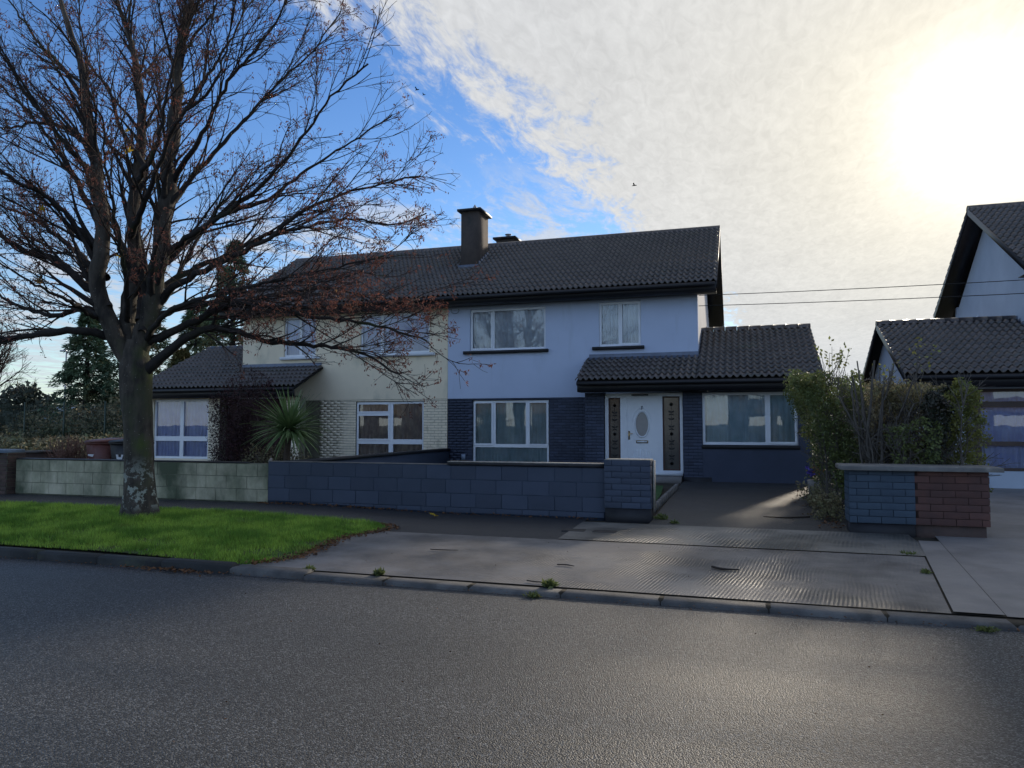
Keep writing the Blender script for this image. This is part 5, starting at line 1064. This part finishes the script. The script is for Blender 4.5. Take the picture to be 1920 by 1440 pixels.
spray('leafy_shoot', 2.62, 13.0, 2.1, 2.95, .0, 'tallest yellow-leaved shoot standing above the brown hedge before the grey roof', 3, lf=80)
spray('leafy_shoot', 2.40, 12.9, 2.1, 2.62, -.06, 'short yellow-leaved shoot beside the sawn grey stems', 3, lf=50)
# plant and flower pot by the extension corner
t = thing('flower_pot', (1.42, 16.0, .2), 'pale pot with orange and violet flowers at the foot of the privet hedge', 'flower pot')
p = MB().cyl((1.42, 16.0, .21), (1.42, 16.0, .50), .14, .18, 16); p.build('pot', T['terracotta'], t)
P = np.array([1.42, 16.0, .58])+gh.normal(0, .09, (160, 3)); V, F = leaves(P, .06, .5, gh); obj('foliage', V, F, T['hedge'], t, kind='stuff')
P = np.array([1.45, 15.95, .68])+gh.normal(0, .035, (60, 3)); V, F = leaves(P, .09, .9, gh); obj('orange_flowers', V, F, T['flower'], t)
P = np.array([1.32, 15.95, .68])+gh.normal(0, .04, (30, 3)); V, F = leaves(P, .07, .9, gh); obj('violet_flowers', V, F, T['flowerb'], t)
hedge_block('ground_shrub', (1.15, 1.42, 12.3, 14.6, .12, .55), 2600, 'hedge2', 'low ragged shrub spilling onto the driveway left of the boundary pillar', .05, 6, cat='shrub')

# ------------------------------------------------------------------ cordyline, climbers and shrubs by the cream house
t = thing('cordyline', (-8.95, 13.0, .2), 'spiky green cordyline with long arching leaves in front of the cream house', 'plant')
P, Rr = resample([(-8.92, 13.0, .15), (-8.94, 13.0, .9), (-8.88, 13.0, 1.45)], [.09, .07, .06], 10); V, F = tubes(P[None], Rr[None], 10); obj('trunk', V, F, T['cordtrunk'], t, True)
gc = np.random.default_rng(4); n = 300; K = 9
az = gc.uniform(0, 2*np.pi, n); el = np.arcsin(-.5+1.49*gc.random(n)**.8); ln = gc.uniform(.5, .98, n)
D = np.stack([np.cos(el)*np.cos(az), np.cos(el)*np.sin(az), np.sin(el)], 1); base = np.array([-8.88, 13.0, 1.52])+D*.05
pts = [base+np.array([0, 0, 0])]; d = D.copy()
for k_ in range(1, K): d = unit(d+np.array([0, 0, -1])*(.015+.014*k_)*(1.1-el/2)[:, None]*.8); pts.append(pts[-1]+d*(ln/(K-1))[:, None])
Pm = np.stack(pts, 1); wd = .018*np.array([.7, 1, 1.05, 1, .95, .85, .65, .4, .05]); side = unit(np.cross(D, np.array([0, 0, 1.])+gc.normal(0, .1, (n, 3))))
for i in range(n):
    A_ = Pm[i]-side[i]*wd[:, None]; B_ = Pm[i]+side[i]*wd[:, None]; Cc = Pm[i]-np.array([0, 0, .006])
    V = np.stack([A_, Cc, B_], 1).reshape(-1, 3); F = [(3*k_+j, 3*k_+j+1, 3*k_+4+j, 3*k_+3+j) for k_ in range(K-1) for j in range(2)]
    obj('leaf', V, np.array(F), T['cordyline'], t, True)
def bush(name, c, r, n, mat, size, label, cat='shrub', twm='stem', asp=.6, tw_n=24, holes=.0):
    g = np.random.default_rng(int(abs(c[0]*311+c[1]*7+n))); t = thing(name, (c[0], c[1], g1(c[0], c[1])), label, cat)
    u_ = unit(g.normal(size=(n, 3))); rr = g.random(n)**.45; P = np.array(c)+u_*rr[:, None]*np.array(r)
    P = P+np.array([mno.noise_vector(Vector(p*1.8)) for p in P])*min(r)*.55; P = P[P[:, 2] > g1(c[0], c[1])+.02]
    V, F = leaves(P, size, asp, g); obj('foliage', V, F, T[mat], t, kind='stuff')
    S0 = np.array([c[0], c[1], g1(c[0], c[1])])+g.normal(0, .1, (tw_n, 3))*np.array([r[0], r[1], 0]); uu = unit(g.normal(size=(tw_n, 3))+np.array([0, 0, 1.0])); uu[:, 2] = np.abs(uu[:, 2]); S1 = np.array(c)+uu*np.array(r)*.95
    Pm = np.stack([S0*(1-q)+S1*q+(g.normal(0, .03, S0.shape) if 0 < q < 1 else 0) for q in np.linspace(0, 1, 6)], 1); Rm = np.tile(np.linspace(.018, .004, 6), (tw_n, 1))
    Q, B = grow(Pm, Rm, 6, .15*max(r), .6*max(r), 5, (.4, 1), .2, .12, .1, .5, .003, g)
    V, F = merge([tubes(Pm, Rm, 4), tubes(Q, B, 3)]); obj('stems', V, F, T[twm], t, kind='stuff'); return t
bush('purple_shrub', (-10.95, 14.3, 1.55), (.95, .6, 1.35), 10000, 'purple', .045, 'tall dark purple shrub with thin twigs covering the cream house porch', twm='twig')
bush('garden_shrub', (-9.35, 13.3, .82), (.75, .5, .35), 2500, 'bramble', .05, 'low dark shrub at the foot of the cordyline')
bush('dry_shrub', (-14.75, 13.0, .95), (.55, .45, .42), 2600, 'dry', .06, 'round dry reddish-brown twiggy shrub behind the pale block wall', twm='dry', asp=.15, tw_n=60)
# ivy on the cream pier
t = thing('ivy', (-14.75, 18.1, .3), 'dark ivy climbing the cream brick pier beside the left window', 'climber')
P = np.stack([-14.78+gh.normal(0, .17, 900)+.12*gh.random(900), 18.14-.04*gh.random(900), .5+1.75*gh.random(900)**1.5], 1); P = P[(P[:, 0] < -14.45) & (P[:, 0] > -15.15)]
V, F = leaves(P, .05, .8, gh); obj('foliage', V, F, T['ivy'], t, kind='stuff')

# ------------------------------------------------------------------ wheelie bins
def bin_(x, y, z, mat, label, rot=0):
    t = thing('wheelie_bin', (x, y, z), label, 'wheelie bin', 'wheelie bins'); m = MB()
    m.hexa([(x-.22, y-.25, z+.06), (x+.22, y-.25, z+.06), (x+.22, y+.25, z+.06), (x-.22, y+.25, z+.06), (x-.28, y-.32, z+.98), (x+.28, y-.32, z+.98), (x+.28, y+.34, z+.98), (x-.28, y+.34, z+.98)])
    m.box(x-.295, x+.295, y-.34, y+.36, z+.94, z+.985); b = m.build('body', mat, t)
    l = MB(); l.hexa([(x-.30, y-.37, z+.99), (x+.30, y-.37, z+.99), (x+.30, y+.36, z+1.01), (x-.30, y+.36, z+1.01), (x-.27, y-.33, z+1.03), (x+.27, y-.33, z+1.03), (x+.27, y+.32, z+1.08), (x-.27, y+.32, z+1.08)]); l.build('lid', mat, t)
    h_ = MB().cyl((x-.22, y+.40, z+1.0), (x+.22, y+.40, z+1.0), .018, n=8); h_.build('handle', mat, t)
    for s in (-1, 1): MB().cyl((x+s*.21, y+.26, z+.10), (x+s*.27, y+.26, z+.10), .10, n=14).build('wheel', T['binblack'], t)
    return t, b
t, b = bin_(-13.83, 13.2, .24, T['binbrown'], 'dark brown wheelie bin with a white arrow sticker')
MB().quad((-14.06, 12.90, .92), (-13.92, 12.90, .90), (-13.88, 12.90, .98), (-13.92, 12.90, 1.06), (-14.06, 12.90, 1.09)).build('sticker', T['sticker'], b)
t, b = bin_(-13.14, 13.2, .24, T['binblack'], 'black wheelie bin with a round white number sticker')
MB().quad((-13.24, 12.90, .86), (-13.10, 12.90, .84), (-13.06, 12.90, .95), (-13.09, 12.90, 1.06), (-13.22, 12.90, 1.08), (-13.27, 12.90, .97)).build('sticker', T['sticker'], b)
MB().quad((-13.20, 12.897, .98), (-13.12, 12.897, .97), (-13.12, 12.897, .90), (-13.19, 12.897, .91)).build('sticker_print', T['binblack'], b)

# ------------------------------------------------------------------ beyond: fence, brambles, conifers, far things
fn = thing('mesh_fence', (-33, 28, 0), 'green welded mesh fence with thin posts beyond the gardens on the left', 'fence')
fx0, fx1, fy = -46., -17., 27.
for i, x in enumerate(np.arange(fx0, fx1, 2.5)):
    MB().box(x-.04, x+.04, fy, fy+.06, 0, 2.75).build('post', T['fence'], fn)
    m = MB()
    for z in np.arange(.1, 2.7, .2): m.box(x+.045, x+2.455, fy+.02, fy+.028, z, z+.012)
    for q in np.arange(x+.1, x+2.4, .1): m.box(q, q+.008, fy+.029, fy+.037, .1, 2.66)
    m.build('mesh_panel', T['fence'], fn)
gb = np.random.default_rng(31)
n = 30000; x = gb.uniform(-50, -17.5, n); y = gb.uniform(19.5, 26.8, n); hmax = .95+.18*np.sin(x*.7)+.12*np.sin(x*1.9+2)+.03*(y-20); P = np.stack([x, y, hmax*gb.random(n)**.6], 1)
V, F = leaves(P, .16, .5, gb); obj('brambles', V, F, T['bramble'], None, kind='stuff')
n = 16000; x = gb.uniform(-40, -17, n); y = gb.uniform(28, 31, n); P = np.stack([x, y, (2.5+.5*np.sin(x*.6)+.4*np.sin(x*2.1))*gb.random(n)**.6*(.35+.65*sstep(-37.5, -34.5, x))], 1)
V, F = leaves(P, .2, .5, gb); obj('undergrowth', V, F, T['bramble'], None, kind='stuff')
def conifer(x, y, H, W_, label, n=420, seed=0, z0=.4):
    g = np.random.default_rng(seed+100); t = thing('conifer', (x, y, 0), label, 'tree', 'conifers beyond the houses')
    V, F = tubes(np.array([[[x, y, 0], [x, y, H*.5], [x, y, H*.96]]]), np.array([[.25, .14, .03]]), 8); obj('trunk', V, F, T['limb'], t, True)
    z = z0+(H-z0)*g.random(n)**.9; az = g.uniform(0, 2*np.pi, n); rad = W_*(1-((z-z0)/(H-z0))**1.5)*g.uniform(.55, 1.12, n)+.15
    D = np.stack([np.cos(az), np.sin(az), g.uniform(.15, .55, n)], 1); K = 6; d = unit(D); pts = [np.stack([np.full(n, x), np.full(n, y), z], 1)]
    for k_ in range(1, K): d = unit(d+np.array([0, 0, -.06*k_])+g.normal(0, .06, (n, 3))); pts.append(pts[-1]+d*(rad/(K-1))[:, None])
    Pm = np.stack(pts, 1); Vt, Ft = tubes(Pm, np.tile(np.linspace(.03, .006, K), (n, 1)), 3); obj('branches', Vt, Ft, T['limb'], t, kind='stuff')
    m = 46; i = np.repeat(np.arange(n), m); f = (.25+.75*g.random(n*m)**.7)*(K-1); a_ = np.minimum(f.astype(int), K-2); u_ = (f-a_)[:, None]
    S = Pm[i, a_]*(1-u_)+Pm[i, a_+1]*u_; dd = unit(Pm[i, a_+1]-Pm[i, a_])*1.1+g.normal(0, .5, (n*m, 3))
    V, F = leaves(S+g.normal(0, .05, S.shape), .26, .22, g, .15, dd*2); obj('crown', V, F, T['conifer'], t, kind='stuff')
conifer(-34.6, 31.5, 8.0, 2.4, 'shaggy conifer with a brownish patch, leftmost of the trees beyond the fence', 460, 1)
conifer(-31.8, 32.5, 10.5, 2.8, 'tall dark conifer directly behind the maple trunk', 420, 2)
conifer(-24.6, 31, 11.0, 2.6, 'tall dark conifer rising behind the roof of the cream house', 420, 3)
conifer(-28.6, 33, 8.6, 2.3, 'conifer to the right of the maple trunk, lower than its tall dark neighbours', 300, 4)
conifer(-27.3, 30.5, 5.4, 2.2, 'small conifer over the low roof of the cream house', 220, 5)
# far deciduous trees
def far_tree(x, y, H, W_, mat, label, bare=False, seed=0):
    g = np.random.default_rng(seed+500); t = thing('distant_tree', (x, y, 0), label, 'tree')
    Pm = np.array([[[x, y, 0], [x, y, H*.35], [x+.2, y, H*.8]]]); V, F = tubes(Pm, np.array([[.3, .2, .05]])*H/8, 7); obj('trunk', V, F, T['limb'], t, True)
    Q, B = grow(np.repeat(Pm, 1, 0), np.array([[.3, .2, .08]])*H/8, 3, H*.3, H*.55, 7, (.4, .9), .3, .1, .15, .5, .03, g); Q2, B2_ = grow(Q, B, 2.0, H*.1, H*.25, 5, (.4, .9), .2, .1, .1, .5, .02, g); Q3, B3_ = grow(Q2, B2_, 3, H*.05, H*.13, 4, (.4, .9), .2, .1, .1, .5, .014, g)
    V, F = merge([tubes(Q, B, 4), tubes(Q2, B2_, 3), tubes(Q3, B3_, 3)]); obj('branches', V, F, T['twig'], t, kind='stuff')
    if not bare:
        P = np.array([x, y, H*.6])+unit(g.normal(size=(2600, 3)))*(g.random(2600)**.4)[:, None]*np.array([W_, W_, H*.4]); P += np.array([mno.noise_vector(Vector(p*.5)) for p in P])*W_*.4
        V, F = leaves(P, .45, .7, g); obj('crown', V, F, T[mat], t, kind='stuff')
far_tree(-79.5, 60, 12, 4, 'treeline', 'bare thin-branched tree at the far left edge', True, 1)
far_tree(-71.5, 58, 6.0, 2.6, 'treeline', 'round dark distant tree just right of the fence posts on the left', False, 2)
far_tree(-60.0, 44, 3.6, 1.6, 'orange', 'small orange autumn tree at the far left edge', False, 3)
# lamp post, far buildings, hill
lp = thing('lamp_post', (-64, 58, 0), 'thin grey floodlight post standing in the distance left of the conifers', 'lamp post')
MB().cyl((-66.5, 58, 0), (-66.5, 58, 9.3), .12, .07, 8).build('pole', T['pot'], lp); MB().box(-67.3, -66.55, 57.9, 58.1, 9.25, 9.4).build('lamp_head', T['pot'], lp)
for x, w_, y, hh, lab in ((-92, 9, 80, 3.6, 'long low blue-roofed building far away behind the fence'), (-78, 10, 86, 3.3, 'pale low distant building left of the shaggy conifer')):
    t = thing('distant_building', (x, y, 0), lab, 'building'); MB().box(x-w_/2, x+w_/2, y, y+8, -.1, hh).build('wall', T['tank'], t)
    MB().add([(x-w_/2-.2, y-.2, hh), (x+w_/2+.2, y-.2, hh), (x+w_/2+.2, y+8.2, hh), (x-w_/2-.2, y+8.2, hh), (x-w_/2-.2, y+4, hh+1.0), (x+w_/2+.2, y+4, hh+1.0)], [(0, 1, 5, 4), (2, 3, 4, 5), (0, 4, 3), (1, 2, 5)]).build('roof', T['bluecap'], t)
    for q in range(3): MB().box(x-w_/2+1+q*2.6, x-w_/2+2.4+q*2.6, y-.03, y-.004, 1.2, 2.3).build('window', T['dark'], t)
V = []; n = 90
for i in range(n+1):
    a_ = R(-75)+R(150)*i/n; q = 1+.35*math.sin(i*.35)+.25*math.sin(i*.9+1); xx, yy = 700*math.sin(a_), 700*math.cos(a_)
    V += [(xx, yy, -2), (xx*1.25, yy*1.25, 16+7*q), (xx*1.9, yy*1.9, -2)]
F = [(3*i+j, 3*i+3+j, 3*i+4+j, 3*i+1+j) for i in range(n) for j in range(2)]
obj('hills', V, F, T['hill'], None, True, **ST)
n = 9000; a_ = gb.uniform(R(-80), R(-35), n); rd = gb.uniform(150, 230, n); hh = 5+2.2*np.sin(a_*31)+1.5*np.sin(a_*77); P = np.stack([rd*np.sin(a_), rd*np.cos(a_), hh*gb.random(n)**.6], 1)
V, F = leaves(P, 2.6, .7, gb); obj('far_woodland', V, F, T['treeline'], None, kind='stuff')
# birds
for p, s, lab in (((-19.6, 42, 23.2), .30, 'upper left of the two small birds high in the blue sky'), ((-19.25, 42.3, 22.95), .22, 'lower right of the two small birds high in the blue sky'), ((-6.0, 44, 16.2), .30, 'small dark bird flying above the roof ridge')):
    b = thing('bird', p, lab, 'bird', 'birds in the sky'); x, y, z = p
    P, Rr = resample([(x-s*.5, y, z), (x, y, z+.02), (x+s*.5, y, z+.01)], [.01, s*.13, .015], 7); V, F = tubes(P[None], Rr[None], 7); obj('body', V, F, T['bird'], b, True)
    for sg in (-1, 1): MB().add([(x-.15*s, y, z), (x+.15*s, y, z), (x+.05*s, y+sg*s*.9, z+s*.35), (x-.2*s, y+sg*s*.7, z+s*.3)], [(0, 1, 2, 3)]).build('wing', T['bird'], b)

# ------------------------------------------------------------------ across the road: what the windows reflect
opp = thing('facing_house', (2, -24, 0), 'sunlit cream houses across the road, seen as warm reflections in the ground floor windows', 'house')
op = MB()
for x0 in (-34, -17.5, -1, 15.5): op.plate(x0, x0+14, 0, 5.2, -23, -23.3, [(x0+1.5, x0+4, 1, 2.3), (x0+6, x0+7, .1, 2.2), (x0+9.5, x0+12, 1, 2.3), (x0+1.5, x0+3.8, 3.6, 4.8), (x0+9.5, x0+12, 3.6, 4.8)])
op.build('upper_wall', pmat('sunlit_cream_render', (.20, .17, .125), (.16, .14, .11), rough=.9, scale=.4), opp)
lw = MB()
for x0 in (-34, -17.5, -1, 15.5): lw.plate(x0-.01, x0+14.01, 0, 2.6, -22.95, -22.99, [(x0+1.5, x0+4, 1, 2.3), (x0+6, x0+7, .1, 2.2), (x0+9.5, x0+12, 1, 2.3)])
lw.build('lower_wall', T['plinth'], opp)
rf = MB()
for x0 in (-34, -17.5, -1, 15.5): rf.hexa([(x0-.3, -31.6, 5.2), (x0+14.3, -31.6, 5.2), (x0+14.3, -22.6, 5.2), (x0-.3, -22.6, 5.2), (x0-.3, -27.2, 7.7), (x0+14.3, -27.2, 7.7), (x0+14.3, -27.0, 7.7), (x0-.3, -27.0, 7.7)])
rf.build('roof', T['underlay'], opp)
bt = thing('bare_tree', (0, -10, 0), 'bare street tree across the road, seen as branches reflected in the upper windows', 'tree')
def reftree(ox, oy, rz):
    M = Matrix.Translation((ox, oy, 0)) @ Matrix.Rotation(rz, 4, 'Z') @ Matrix.Translation((-TC[0], -TC[1], 0))
    for ch in [c_ for c_ in tree.children if c_.name.split('.')[0] in ('trunk', 'limb', 'branch', 'twigs')]:
        o = bpy.data.objects.new(ch.name.split('.')[0], ch.data); COL.objects.link(o); o.parent = bt; o.matrix_parent_inverse = Matrix.Translation((0, 10, 0)); o.matrix_basis = M
        if ch.get('kind'): o['kind'] = ch['kind']
reftree(2.0, -14.5, 1.9)
